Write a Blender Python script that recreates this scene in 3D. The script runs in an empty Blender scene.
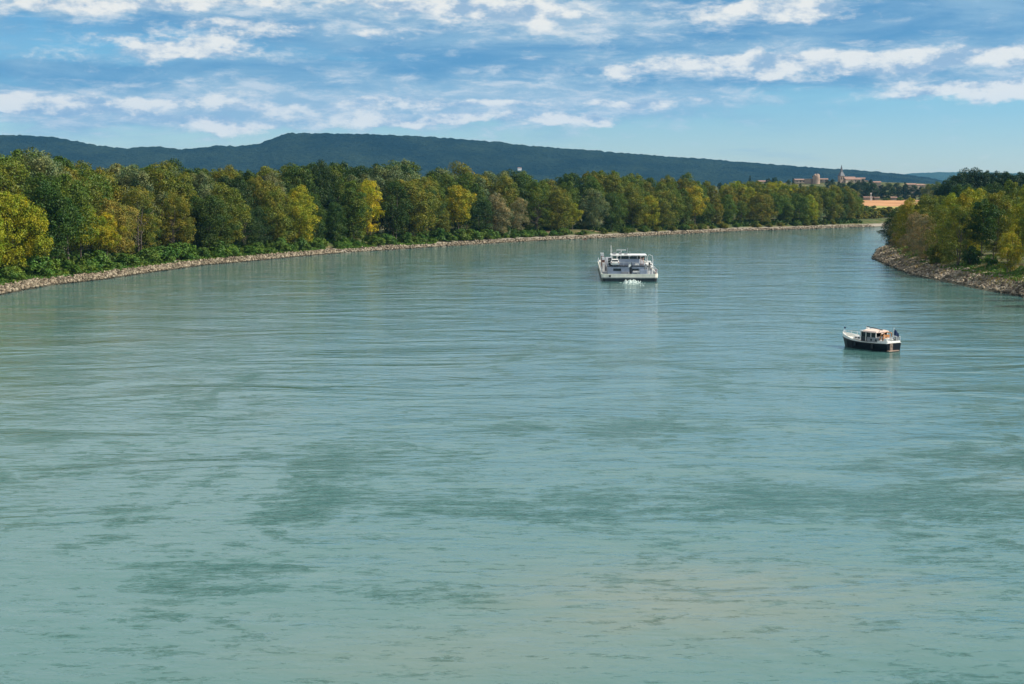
import bpy, bmesh, math, random
import numpy as np
from mathutils import Vector, Matrix
R = math.radians
rnd = random.Random(7)
scene = bpy.context.scene
col = scene.collection

# ---------------------------------------------------------------- camera
CAM_H = 18.5
F = 1422.2
PITCH = math.atan((342 - 190) / F)
cam_data = bpy.data.cameras.new('camera'); cam = bpy.data.objects.new('camera', cam_data); col.objects.link(cam)
cam_data.sensor_width = 36; cam_data.lens = 50; cam_data.clip_start = 0.5; cam_data.clip_end = 60000
cam.location = (0, 0, CAM_H); cam.rotation_euler = (math.pi / 2 - PITCH, 0, 0)
scene.camera = cam

# ---------------------------------------------------------------- light, exposure
SUN_EL, SUN_AZ = 39.0, 97.0            # azimuth clockwise from +Y (the view direction)
scene.view_settings.view_transform = 'Standard'; scene.view_settings.look = 'None'
scene.view_settings.exposure = 0.4; scene.view_settings.gamma = 1.0
scene.view_settings.use_curve_mapping = False
scene.render.engine = 'CYCLES'
scene.cycles.use_denoising = True
scene.cycles.max_bounces = 6; scene.cycles.diffuse_bounces = 2; scene.cycles.glossy_bounces = 2
scene.cycles.transmission_bounces = 3; scene.cycles.volume_bounces = 0; scene.cycles.transparent_max_bounces = 6
sun_dir = Vector((math.sin(R(SUN_AZ)) * math.cos(R(SUN_EL)), math.cos(R(SUN_AZ)) * math.cos(R(SUN_EL)), math.sin(R(SUN_EL))))
sl = bpy.data.lights.new('sun', 'SUN'); sl.energy = 5.0; sl.angle = R(0.53); sl.color = (1.0, 0.93, 0.82)
so = bpy.data.objects.new('sun', sl); col.objects.link(so)
so.rotation_euler = sun_dir.to_track_quat('Z', 'Y').to_euler(); so.location = (0, 0, 200)

SKY_STRENGTH = 0.105
world = bpy.data.worlds.new('World'); scene.world = world; world.use_nodes = True
HAZE_DENSITY = 3.9e-5


class NT:
    """small helper that writes node maths as expressions"""
    def __init__(s, tree): s.t = tree
    def node(s, kind, **kw):
        n = s.t.nodes.new(kind)
        for k, v in kw.items(): setattr(n, k, v)
        return n
    def put(s, sock, v):
        if isinstance(v, bpy.types.NodeSocket): s.t.links.new(v, sock)
        else: sock.default_value = v
    def m(s, op, a, b=0.0, c=0.0, clamp=False):
        n = s.node('ShaderNodeMath', operation=op, use_clamp=clamp)
        s.put(n.inputs[0], a); s.put(n.inputs[1], b); s.put(n.inputs[2], c)
        return n.outputs[0]
    def add(s, a, b): return s.m('ADD', a, b)
    def sub(s, a, b): return s.m('SUBTRACT', a, b)
    def mul(s, a, b): return s.m('MULTIPLY', a, b)
    def div(s, a, b): return s.m('DIVIDE', a, b)
    def mx(s, a, b): return s.m('MAXIMUM', a, b)
    def smooth(s, v, lo, hi, a=0.0, b=1.0):
        n = s.node('ShaderNodeMapRange', interpolation_type='SMOOTHSTEP')
        s.put(n.inputs[0], v); s.put(n.inputs[1], lo); s.put(n.inputs[2], hi); s.put(n.inputs[3], a); s.put(n.inputs[4], b)
        return n.outputs[0]
    def lin(s, v, lo, hi, a=0.0, b=1.0):
        n = s.node('ShaderNodeMapRange'); n.clamp = True
        s.put(n.inputs[0], v); s.put(n.inputs[1], lo); s.put(n.inputs[2], hi); s.put(n.inputs[3], a); s.put(n.inputs[4], b)
        return n.outputs[0]
    def mix(s, f, a, b, mode='MIX'):
        n = s.node('ShaderNodeMix', data_type='RGBA', blend_type=mode)
        s.put(n.inputs[0], f); s.put(n.inputs[6], a); s.put(n.inputs[7], b)
        return n.outputs[2]
    def xyz(s, a, b, c):
        n = s.node('ShaderNodeCombineXYZ'); s.put(n.inputs[0], a); s.put(n.inputs[1], b); s.put(n.inputs[2], c)
        return n.outputs[0]
    def noise(s, vec, scale, detail=3.0, rough=0.55, dist=0.0, out=0):
        n = s.node('ShaderNodeTexNoise'); n.inputs['Scale'].default_value = scale
        n.inputs['Detail'].default_value = detail; n.inputs['Roughness'].default_value = rough
        n.inputs['Distortion'].default_value = dist
        s.t.links.new(vec, n.inputs['Vector'])
        return n.outputs[out]
    def mapping(s, vec, loc=(0, 0, 0), rot=(0, 0, 0), scale=(1, 1, 1)):
        n = s.node('ShaderNodeMapping'); s.t.links.new(vec, n.inputs[0])
        n.inputs[1].default_value = loc; n.inputs[2].default_value = rot; n.inputs[3].default_value = scale
        return n.outputs[0]


def build_world():
    t = world.node_tree; t.nodes.clear(); N = NT(t)
    out = N.node('ShaderNodeOutputWorld'); bg = N.node('ShaderNodeBackground')
    sky = N.node('ShaderNodeTexSky', sky_type='NISHITA'); sky.sun_disc = False
    sky.sun_elevation = R(SUN_EL); sky.sun_rotation = R(SUN_AZ)
    sky.air_density = 1.0; sky.dust_density = 0.3; sky.ozone_density = 3.0; sky.altitude = 0
    tc = N.node('ShaderNodeTexCoord'); sep = N.node('ShaderNodeSeparateXYZ')
    t.links.new(tc.outputs['Generated'], sep.inputs[0])
    X, Y, Z = sep.outputs
    # azimuth and elevation of the direction, in "hundredths of the view": px = 512 + 14.222*az, like degrees
    az = N.mul(N.m('ARCTAN2', X, Y), 1422.0)
    el = N.mul(N.m('ARCSINE', Z), 1422.0)
    # world clouds live in (az, el): the same quantities as on the photograph's horizon
    P = N.xyz(N.mul(az, 0.01), N.mul(el, 0.01), 0.0)
    # distortion of coordinates so that ellipses do not read as ellipses
    w1 = N.noise(N.mapping(P, scale=(0.9, 2.4, 1)), 1.3, 4, 0.6, out=1)
    sw = N.node('ShaderNodeSeparateColor'); t.links.new(w1, sw.inputs[0])
    azd = N.add(az, N.mul(N.sub(sw.outputs[0], 0.5), 130.0))
    eld = N.add(el, N.mul(N.sub(sw.outputs[1], 0.5), 34.0))

    def blob(px, py, rx, ry, amp, sharp=0.0):
        a = N.m('POWER', N.m('ABSOLUTE', N.div(N.sub(azd, float(px - 512)), float(rx))), 2.0)
        b = N.m('POWER', N.m('ABSOLUTE', N.div(N.sub(eld, float(190 - py)), float(ry))), 2.0)
        return N.mul(N.m('EXPONENT', N.mul(N.add(a, b), -1.0)), float(amp))

    def field(lst):
        acc = None
        for b in lst:
            v = blob(*b); acc = v if acc is None else N.add(acc, v)
        return acc
    # --- the grey-blue sheet of cloud, streaky
    sheet_noise = N.noise(N.mapping(P, loc=(3.1, 1.7, 0), scale=(0.45, 2.6, 1)), 1.1, 7, 0.62, 0.4)
    sheet_low = field([(150, 92, 330, 26, .55), (420, 104, 300, 22, .7), (140, 116, 210, 14, .5), (860, 32, 320, 34, 1.1),
                       (560, 40, 190, 40, .7), (250, 24, 400, 26, .85), (660, 75, 300, 16, .5), (930, 88, 110, 12, .5), (120, 74, 300, 10, .5), (430, 82, 220, 10, .5), (760, 42, 330, 16, .6)])
    above = N.smooth(el, 150.0, 330.0)  # heavier cloud sheet added above the view, for brighter reflections and ambient light
    sheet = N.smooth(N.add(N.add(N.mul(N.sub(sheet_noise, 0.5), 1.7), sheet_low), N.mul(above, 0.75)), 0.05, 0.75)
    # --- thin pale veil in bands low on the left
    veil_n = N.noise(N.mapping(P, loc=(1.1, 8.7, 0), scale=(0.8, 3.0, 1)), 2.6, 9, 0.68, 0.3)
    veil = N.smooth(N.add(N.mul(N.sub(veil_n, 0.5), 2.5), field([(120, 112, 260, 20, 1.35), (430, 104, 250, 24, 1.35), (30, 24, 160, 16, .5), (430, 24, 200, 18, .55), (640, 30, 120, 14, .5), (320, 16, 300, 16, .55), (60, 18, 130, 14, .5),
                    (820, 66, 240, 18, .8), (560, 34, 110, 16, .45), (640, 100, 120, 12, .7), (200, 58, 200, 8, .40), (760, 14, 90, 14, .5), (960, 92, 100, 12, .6)])), 0.12, 1.15)
    # --- bright cumulus fragments; large one above frame added to brighten the water
    fine = N.noise(N.mapping(P, loc=(9.2, 4.3, 0), scale=(0.9, 1.9, 1)), 2.6, 10, 0.64, 0.1)
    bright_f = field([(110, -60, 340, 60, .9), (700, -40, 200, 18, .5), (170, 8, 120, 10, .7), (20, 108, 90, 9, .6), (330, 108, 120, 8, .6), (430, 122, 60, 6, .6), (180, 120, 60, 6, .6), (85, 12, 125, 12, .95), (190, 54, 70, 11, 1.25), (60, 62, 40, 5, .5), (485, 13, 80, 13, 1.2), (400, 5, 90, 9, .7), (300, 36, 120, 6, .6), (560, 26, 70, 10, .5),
                      (775, 14, 66, 17, 1.3), (725, 68, 88, 11, 1.45), (850, 72, 90, 12, 1.1), (975, 68, 110, 9, 1.3), (950, 98, 78, 8, 1.35), (1010, 90, 40, 6, .8),
                      (622, 73, 24, 7, 1.1), (556, 119, 48, 7, 1.1), (599, 121, 11, 6, 1.1), (245, 128, 65, 9, 1.1), (110, 106, 150, 8, .65),
                      (395, 122, 90, 7, .6), (380, 98, 60, 5, .6), (495, 105, 70, 6, .9), (60, 112, 80, 7, .7), (640, 103, 66, 5, .9), (10, 100, 40, 5, .7)])
    hi = N.mul(N.smooth(el, 205.0, 380.0), 0.66)  # extra bright cloud added out of view, to lighten reflections in the water
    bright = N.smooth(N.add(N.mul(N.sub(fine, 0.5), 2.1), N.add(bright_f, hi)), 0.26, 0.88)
    # light and shade inside the cloud: density sampled a little higher up
    fine_up = N.noise(N.mapping(P, loc=(9.12, 4.58, 0), scale=(0.9, 1.9, 1)), 2.6, 6, 0.60, 0.1)
    shade = N.smooth(N.sub(fine, fine_up), -0.17, 0.11)
    k_ = 0.147 / 1.05          # radiance at exposure 1 -> colour units of this background
    def C_(r, g, b): return tuple(((x / 255) ** 2.2) / k_ for x in (r, g, b)) + (1,)
    c_sheet = N.mix(N.smooth(sheet_noise, 0.36, 0.70), C_(90, 143, 188), C_(150, 184, 208))
    c_sheet = N.mix(N.smooth(el, 190.0, 330.0), c_sheet, C_(214, 226, 234))  # sheet whitened above the view, added so the water reflects brighter
    c_bright = N.mix(shade, C_(160, 186, 210), C_(254, 250, 240))
    # clear sky: Nishita, a little more saturated
    hsv = N.node('ShaderNodeHueSaturation'); t.links.new(sky.outputs[0], hsv.inputs['Color'])
    hsv.inputs['Saturation'].default_value = 1.2; hsv.inputs['Value'].default_value = 1.0
    clear = N.mix(N.smooth(el, 0.0, 130.0), N.mix(1.0, hsv.outputs[0], (0.87, 0.95, 1.04, 1), 'MULTIPLY'), N.mix(1.0, hsv.outputs[0], (0.50, 0.75, 0.88, 1), 'MULTIPLY'))
    c = N.mix(N.mul(sheet, 0.85), clear, c_sheet)
    c = N.mix(N.mul(veil, 0.85), c, N.mix(N.smooth(veil_n, 0.42, 0.66), C_(168, 196, 214), C_(222, 229, 232)))
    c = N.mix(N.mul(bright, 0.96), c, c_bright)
    below = N.smooth(el, -30.0, 0.0)
    c = N.mix(below, hsv.outputs[0], c)
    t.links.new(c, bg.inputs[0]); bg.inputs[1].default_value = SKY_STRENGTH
    t.links.new(bg.outputs[0], out.inputs[0])
    world.cycles.sampling_method = 'MANUAL'; world.cycles.sample_map_resolution = 1024


build_world()

# ---------------------------------------------------------------- picture <-> place (used only to survey positions)
cp, sp = math.cos(PITCH), math.sin(PITCH)


def ray(px, py):
    x, u = (px - 512) / F, -(py - 342) / F
    return Vector((x, cp + u * sp, -sp + u * cp))


def G(px, py, z=0.0):
    d = ray(px, py); k = (z - CAM_H) / d.z
    return Vector((d.x * k, d.y * k, z))


def at_y(px, Y, z=0.0):
    """world point at forward distance Y whose column is px (height z)"""
    depth = Y * cp + (CAM_H - z) * sp
    return Vector(((px - 512) / F * depth, Y, z))


def px_of(p):
    depth = p[1] * cp + (CAM_H - p[2]) * sp
    return 512 + F * p[0] / depth


def z_of(py, Y):
    """height at forward distance Y that projects to row py"""
    d = ray(512, py)
    return CAM_H + d.z / d.y * Y


# ---------------------------------------------------------------- materials
def mat(name, color, rough=0.6, metal=0.0, noise=0.0, nscale=2.0, bump=0.0, spec=0.5):
    m = bpy.data.materials.new(name); m.use_nodes = True
    t = m.node_tree; N = NT(t); b = t.nodes['Principled BSDF']
    b.inputs['Roughness'].default_value = rough; b.inputs['Metallic'].default_value = metal
    b.inputs['Specular IOR Level'].default_value = spec
    b.inputs['Base Color'].default_value = (*color, 1)
    if noise or bump:
        tc = N.node('ShaderNodeTexCoord'); nz = N.noise(tc.outputs['Object'], nscale, 5, 0.6)
        f = N.smooth(nz, 0.3, 0.7)
        if noise:
            lo = tuple(c * (1 - noise) for c in color) + (1,); hi = tuple(min(1, c * (1 + noise * .6)) for c in color) + (1,)
            t.links.new(N.mix(f, lo, hi), b.inputs['Base Color'])
        if bump:
            bp = N.node('ShaderNodeBump'); bp.inputs['Strength'].default_value = bump; bp.inputs['Distance'].default_value = 0.1
            t.links.new(nz, bp.inputs['Height']); t.links.new(bp.outputs[0], b.inputs['Normal'])
    return m


def foliage_mat(name):
    m = bpy.data.materials.new(name); m.use_nodes = True
    t = m.node_tree; t.nodes.clear(); N = NT(t)
    out = N.node('ShaderNodeOutputMaterial'); oi = N.node('ShaderNodeObjectInfo'); tc = N.node('ShaderNodeTexCoord')
    at = N.node('ShaderNodeAttribute', attribute_name='leaf')
    off = N.node('ShaderNodeVectorMath', operation='ADD')
    t.links.new(tc.outputs['Object'], off.inputs[0]); t.links.new(N.xyz(N.mul(oi.outputs['Random'], 90.0), N.mul(oi.outputs['Random'], 37.0), 0.0), off.inputs[1])
    n1 = N.noise(off.outputs[0], 0.30, 3, 0.6)
    warm = N.smooth(n1, 0.46, 0.68)
    warmed = N.mix(1.0, oi.outputs['Color'], (1.45, 1.14, 0.60, 1), 'MULTIPLY')
    c = N.mix(N.mul(warm, 0.75), oi.outputs['Color'], warmed)
    c = N.mix(N.smooth(N.noise(off.outputs[0], 0.38, 4, 0.65), 0.40, 0.60), N.mix(1.0, c, (0.55, 0.80, 0.95, 1), 'MULTIPLY'), c)
    v = N.lin(at.outputs['Fac'], 0.0, 1.0, 0.75, 1.25)
    vv = N.node('ShaderNodeVectorMath', operation='SCALE'); t.links.new(c, vv.inputs[0]); t.links.new(v, vv.inputs['Scale'])
    d = N.node('ShaderNodeBsdfDiffuse'); t.links.new(vv.outputs[0], d.inputs[0])
    tr = N.node('ShaderNodeBsdfTranslucent'); t.links.new(N.mix(1.0, vv.outputs[0], (1.1, 1.2, 0.6, 1), 'MULTIPLY'), tr.inputs[0])
    mx = N.node('ShaderNodeMixShader'); mx.inputs[0].default_value = 0.16
    t.links.new(d.outputs[0], mx.inputs[1]); t.links.new(tr.outputs[0], mx.inputs[2])
    gl = N.node('ShaderNodeBsdfGlossy'); gl.inputs['Roughness'].default_value = 0.5; gl.inputs[0].default_value = (.8, .8, .8, 1)
    m2 = N.node('ShaderNodeMixShader'); m2.inputs[0].default_value = 0.015
    t.links.new(mx.outputs[0], m2.inputs[1]); t.links.new(gl.outputs[0], m2.inputs[2])
    t.links.new(m2.outputs[0], out.inputs[0])
    return m


M = dict(
    foliage=foliage_mat('foliage'),
    bark=mat('bark', (0.115, 0.092, 0.07), 0.9, noise=0.4, nscale=3),
    white=mat('white_paint', (0.78, 0.77, 0.74), 0.35, noise=0.12, nscale=1.5),
    cream=mat('cream_paint', (0.84, 0.80, 0.68), 0.4, noise=0.16, nscale=1.0),
    hulldark=mat('dark_hull_paint', (0.018, 0.02, 0.026), 0.35, noise=0.4, nscale=1.0),
    navy=mat('navy_hull_paint', (0.004, 0.006, 0.011), 0.4, noise=0.3, nscale=2.0, spec=0.25),
    bluegrey=mat('blue_grey_paint', (0.33, 0.38, 0.47), 0.5, noise=0.15, nscale=1.4),
    grey=mat('grey_paint', (0.24, 0.25, 0.27), 0.5, noise=0.2, nscale=1.5),
    deck=mat('grey_deck', (0.20, 0.22, 0.24), 0.7, noise=0.25, nscale=0.8),
    glass=mat('dark_glass', (0.015, 0.022, 0.028), 0.06),
    green_glass=mat('green_tinted_glass', (0.02, 0.07, 0.06), 0.08),
    metal=mat('galvanised_rail', (0.62, 0.63, 0.64), 0.4, 0.3),
    black=mat('black_rubber', (0.015, 0.015, 0.016), 0.7),
    wood=mat('varnished_wood', (0.40, 0.17, 0.055), 0.35, noise=0.3, nscale=3),
    teak=mat('weathered_teak', (0.30, 0.22, 0.17), 0.6, noise=0.3, nscale=3),
    canvas=mat('pinkish_cream_canvas', (0.72, 0.56, 0.48), 0.8, noise=0.08, nscale=2),
    flag_blue=mat('dark_blue_flag_cloth', (0.010, 0.030, 0.10), 0.8),
    red=mat('dull_red_paint', (0.33, 0.07, 0.05), 0.5),
    rust=mat('rust_brown_crate', (0.20, 0.09, 0.06), 0.7, noise=0.3, nscale=1.5),
    pinkpaint=mat('faded_pink_paint', (0.5, 0.28, 0.22), 0.6),
    plaster=mat('pale_plaster', (0.33, 0.27, 0.205), 0.9, noise=0.2, nscale=0.3),
    tower=mat('pinkish_stone', (0.33, 0.235, 0.175), 0.9, noise=0.3, nscale=0.3),
    roof=mat('terracotta_tiles', (0.26, 0.155, 0.115), 0.85, noise=0.25, nscale=0.4),
    slate=mat('slate_spire', (0.07, 0.075, 0.09), 0.6, noise=0.2, nscale=0.5),
    log=mat('driftwood', (0.30, 0.22, 0.16), 0.9, noise=0.3, nscale=1.0),
    rustlog=mat('red_brown_driftwood', (0.17, 0.07, 0.045), 0.9, noise=0.4, nscale=1.0),
)


def stone_mat():
    m = bpy.data.materials.new('riprap_stone'); m.use_nodes = True; t = m.node_tree; N = NT(t); b = t.nodes['Principled BSDF']
    b.inputs['Roughness'].default_value = 0.9; b.inputs['Specular IOR Level'].default_value = 0.2
    at = N.node('ShaderNodeAttribute', attribute_name='tone'); tc = N.node('ShaderNodeTexCoord')
    c = N.mix(N.smooth(at.outputs['Fac'], 0.1, 0.6), (0.075, 0.058, 0.040, 1), (0.22, 0.175, 0.120, 1))
    c = N.mix(N.smooth(at.outputs['Fac'], 0.6, 1.0), c, (0.36, 0.305, 0.225, 1))
    n = N.noise(tc.outputs['Object'], 0.35, 4, 0.6)
    c = N.mix(N.smooth(n, 0.45, 0.70, 0.0, 0.75), c, (0.11, 0.10, 0.065, 1))
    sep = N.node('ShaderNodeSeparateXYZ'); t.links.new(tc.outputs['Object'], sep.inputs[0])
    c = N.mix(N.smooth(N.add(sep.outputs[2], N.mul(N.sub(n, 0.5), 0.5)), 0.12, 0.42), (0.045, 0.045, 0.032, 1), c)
    t.links.new(c, b.inputs['Base Color']); return m


M['stone'] = stone_mat()


def foam_mat():
    m = bpy.data.materials.new('foam'); m.use_nodes = True
    b = m.node_tree.nodes['Principled BSDF']; b.inputs['Base Color'].default_value = (0.62, 0.70, 0.66, 1); b.inputs['Roughness'].default_value = 0.8
    return m


M['foam'] = foam_mat()


# ---------------------------------------------------------------- object helpers
def tag(o, label=None, cat=None, group=None, kind=None):
    if label: o['label'] = label
    if cat: o['category'] = cat
    if group: o['group'] = group
    if kind: o['kind'] = kind
    return o


def empty(name, loc, rz=0.0, label=None, cat=None, group=None):
    o = bpy.data.objects.new(name, None); col.objects.link(o); o.location = loc; o.rotation_euler = (0, 0, rz)
    o.empty_display_size = 0.5
    return tag(o, label, cat, group)


def mesh_obj(name, verts, faces, material, parent=None, smooth=False):
    me = bpy.data.meshes.new(name); me.from_pydata([tuple(v) for v in verts], [], faces); me.update()
    if smooth: me.polygons.foreach_set('use_smooth', [True] * len(me.polygons))
    for mm in (material if isinstance(material, (list, tuple)) else [material]): me.materials.append(mm)
    o = bpy.data.objects.new(name, me); col.objects.link(o)
    if parent: o.parent = parent
    return o


class MB:
    """collects shapes into one mesh"""
    def __init__(s): s.v = []; s.f = []
    def box(s, x0, x1, y0, y1, z0, z1, tx=0.0, ty=0.0, shear=0.0):
        b = len(s.v)
        for z, k in ((z0, 0), (z1, 1)):
            ax, ay, sh = tx * k, ty * k, shear * k
            s.v += [(x0 + ax + sh, y0 + ay, z), (x1 - ax + sh, y0 + ay, z), (x1 - ax + sh, y1 - ay, z), (x0 + ax + sh, y1 - ay, z)]
        s.f += [(b, b + 3, b + 2, b + 1), (b + 4, b + 5, b + 6, b + 7)] + [(b + i, b + (i + 1) % 4, b + 4 + (i + 1) % 4, b + 4 + i) for i in range(4)]
        return s
    def tube(s, pts, r, n=6, r1=None):
        pts = [Vector(p) for p in pts]; b = len(s.v)
        for i, p in enumerate(pts):
            d = (pts[min(i + 1, len(pts) - 1)] - pts[max(i - 1, 0)]).normalized()
            a = d.orthogonal().normalized(); c = d.cross(a)
            rr = r if r1 is None else r + (r1 - r) * i / (len(pts) - 1)
            for k in range(n):
                th = 2 * math.pi * k / n; s.v.append(tuple(p + (a * math.cos(th) + c * math.sin(th)) * rr))
        for i in range(len(pts) - 1):
            for k in range(n):
                s.f.append((b + i * n + k, b + i * n + (k + 1) % n, b + (i + 1) * n + (k + 1) % n, b + (i + 1) * n + k))
        s.f.append(tuple(b + k for k in reversed(range(n)))); s.f.append(tuple(b + (len(pts) - 1) * n + k for k in range(n)))
        return s
    def loft(s, rings, cap=True):
        b = len(s.v); n = len(rings[0])
        for r in rings: s.v += [tuple(p) for p in r]
        for i in range(len(rings) - 1):
            for k in range(n):
                s.f.append((b + i * n + k, b + i * n + (k + 1) % n, b + (i + 1) * n + (k + 1) % n, b + (i + 1) * n + k))
        if cap:
            s.f.append(tuple(b + k for k in reversed(range(n)))); s.f.append(tuple(b + (len(rings) - 1) * n + k for k in range(n)))
        return s
    def prism(s, poly, x0, x1, axis='x'):
        """polygon in the other two axes, extruded along axis"""
        def P(a, b_, c): return {'x': (c, a, b_), 'y': (a, c, b_), 'z': (a, b_, c)}[axis]
        return s.loft([[P(a, b_, x0) for a, b_ in poly], [P(a, b_, x1) for a, b_ in poly]])
    def build(s, name, material, parent=None, smooth=False, bevel=0.0):
        o = mesh_obj(name, s.v, s.f, material, parent, smooth)
        bm = bmesh.new(); bm.from_mesh(o.data); bmesh.ops.recalc_face_normals(bm, faces=bm.faces)
        if bevel: bmesh.ops.bevel(bm, geom=bm.edges[:], offset=bevel, segments=2, affect='EDGES', clamp_overlap=True)
        bm.to_mesh(o.data); bm.free()
        return o


def box_part(name, m, parent, *a, bevel=0.0, **k): return MB().box(*a, **k).build(name, m, parent, bevel=bevel)


def np_mesh(name, V, faces_flat, per, material, smooth=False, attr=None):
    me = bpy.data.meshes.new(name); nf = len(faces_flat) // per
    me.vertices.add(len(V)); me.vertices.foreach_set('co', V.astype(np.float32).ravel())
    me.loops.add(len(faces_flat)); me.loops.foreach_set('vertex_index', faces_flat.astype(np.int32))
    me.polygons.add(nf); me.polygons.foreach_set('loop_start', np.arange(0, nf * per, per, dtype=np.int32))
    try: me.polygons.foreach_set('loop_total', np.full(nf, per, dtype=np.int32))
    except Exception: pass
    if smooth: me.polygons.foreach_set('use_smooth', np.ones(nf, dtype=bool))
    me.update(calc_edges=True); me.validate()
    me.materials.append(material)
    if attr is not None:
        a = me.attributes.new(attr[0], 'FLOAT', 'POINT'); a.data.foreach_set('value', attr[1].astype(np.float32))
    return me


# ---------------------------------------------------------------- the river's outline
LEFT_PX = [(0, 295), (25, 290), (51, 285.5), (101, 280), (152, 272.5), (203, 265.5), (240, 262.5), (291, 257.5), (341, 253.2),
           (392, 250), (443, 246.8), (500, 243.2), (556, 240), (612, 238), (683, 234.2), (740, 231.2), (773, 230.3), (808, 229.2), (850, 227.6), (875, 227)]
RIGHT_PX = [(1024, 297.5), (984, 290), (951.5, 283), (930, 279), (914, 275.8), (898, 270), (884, 264), (873, 258.3)]
left = [Vector((-165, -900, 0)), Vector((-160, -120, 0)), Vector((-140, 60, 0)), Vector((-118, 150, 0)), Vector((-103, 205, 0))]
left += [G(*p) for p in LEFT_PX] + [Vector((235, 790, 0)), Vector((340, 885, 0)), Vector((520, 960, 0)), Vector((2500, 1500, 0))]
right = [Vector((150, -900, 0)), Vector((125, -100, 0)), Vector((100, 60, 0)), Vector((90, 150, 0)), Vector((87, 205, 0))]
right += [G(*p) for p in RIGHT_PX] + [G(878, 249.5), Vector((137, 478, 0)), Vector((158, 540, 0)), Vector((196, 640, 0)), Vector((275, 735, 0)), Vector((420, 820, 0)), Vector((2600, 1250, 0))]


def resample(pts, step):
    out = [pts[0].copy()]
    for a, b in zip(pts, pts[1:]):
        n = max(1, int((b - a).length / step))
        for i in range(1, n + 1): out.append(a.lerp(b, i / n))
    return out


def seg_dist(PX, PY, pts):
    d2 = np.full(PX.shape, 1e12)
    for a, b in zip(pts, pts[1:]):
        ax, ay, bx, by = a.x, a.y, b.x, b.y
        L = (bx - ax) ** 2 + (by - ay) ** 2
        t = np.clip(((PX - ax) * (bx - ax) + (PY - ay) * (by - ay)) / L, 0, 1)
        d2 = np.minimum(d2, (PX - ax - t * (bx - ax)) ** 2 + (PY - ay - t * (by - ay)) ** 2)
    return np.sqrt(d2)


def inside_river(PX, PY):
    poly = left + right[::-1]
    c = np.zeros(PX.shape, dtype=bool); n = len(poly); j = n - 1
    for i in range(n):
        xi, yi, xj, yj = poly[i].x, poly[i].y, poly[j].x, poly[j].y
        if yi != yj:
            c ^= ((yi > PY) != (yj > PY)) & (PX < (xj - xi) * (PY - yi) / (yj - yi) + xi)
        j = i
    return c


def sstep(v, a, b):
    t = np.clip((v - a) / (b - a), 0, 1); return t * t * (3 - 2 * t)


def vnoise(x, y, seed=0):
    r = np.random.RandomState(seed); out = 0
    for k in range(5):
        f = 1 / (9.0 * 1.9 ** k); a, b, c, d = r.uniform(0, 6.28, 4); th = r.uniform(0, 3.1)
        u = x * math.cos(th) + y * math.sin(th); w = -x * math.sin(th) + y * math.cos(th)
        out = out + np.sin(u * f * 6.28 / 2 + a) * np.cos(w * f * 6.28 / 2.3 + b) / 5
    return out


def height(PX, PY):
    PX = np.asarray(PX, float); PY = np.asarray(PY, float)
    dl, dr = seg_dist(PX, PY, left), seg_dist(PX, PY, right)
    d = np.minimum(dl, dr); ins = inside_river(PX, PY)
    isl = dl < dr
    land = np.where(isl, 1.25 * sstep(d, -2.0, 3.6) - 0.2 + 2.2 * sstep(d, 4, 15), 2.3 * sstep(d, -2.5, 6.5) - 0.22 + 1.3 * sstep(d, 6, 13))
    land = land + 0.35 * vnoise(PX, PY, 3) * sstep(d, 2, 14)
    far = 5.5 * sstep(PY, 860, 1180) + 18.0 * np.exp(-((PX - 330) / 230) ** 2 - ((PY - 1430) / 150) ** 2) + 2 * sstep(PY, 1200, 3500)
    land = land + far * sstep(d, 20, 120)
    water = -0.4 - 3.0 * sstep(d, 0, 12)
    return np.where(ins, water, land), np.where(ins, -d, d)


def ground_z(x, y):
    return float(height(np.array([x]), np.array([y]))[0][0])


def spaced(lims):
    out = []
    for a, b, st in lims: out += list(np.arange(a, b, st))
    return np.array(out + [lims[-1][1]])


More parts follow.
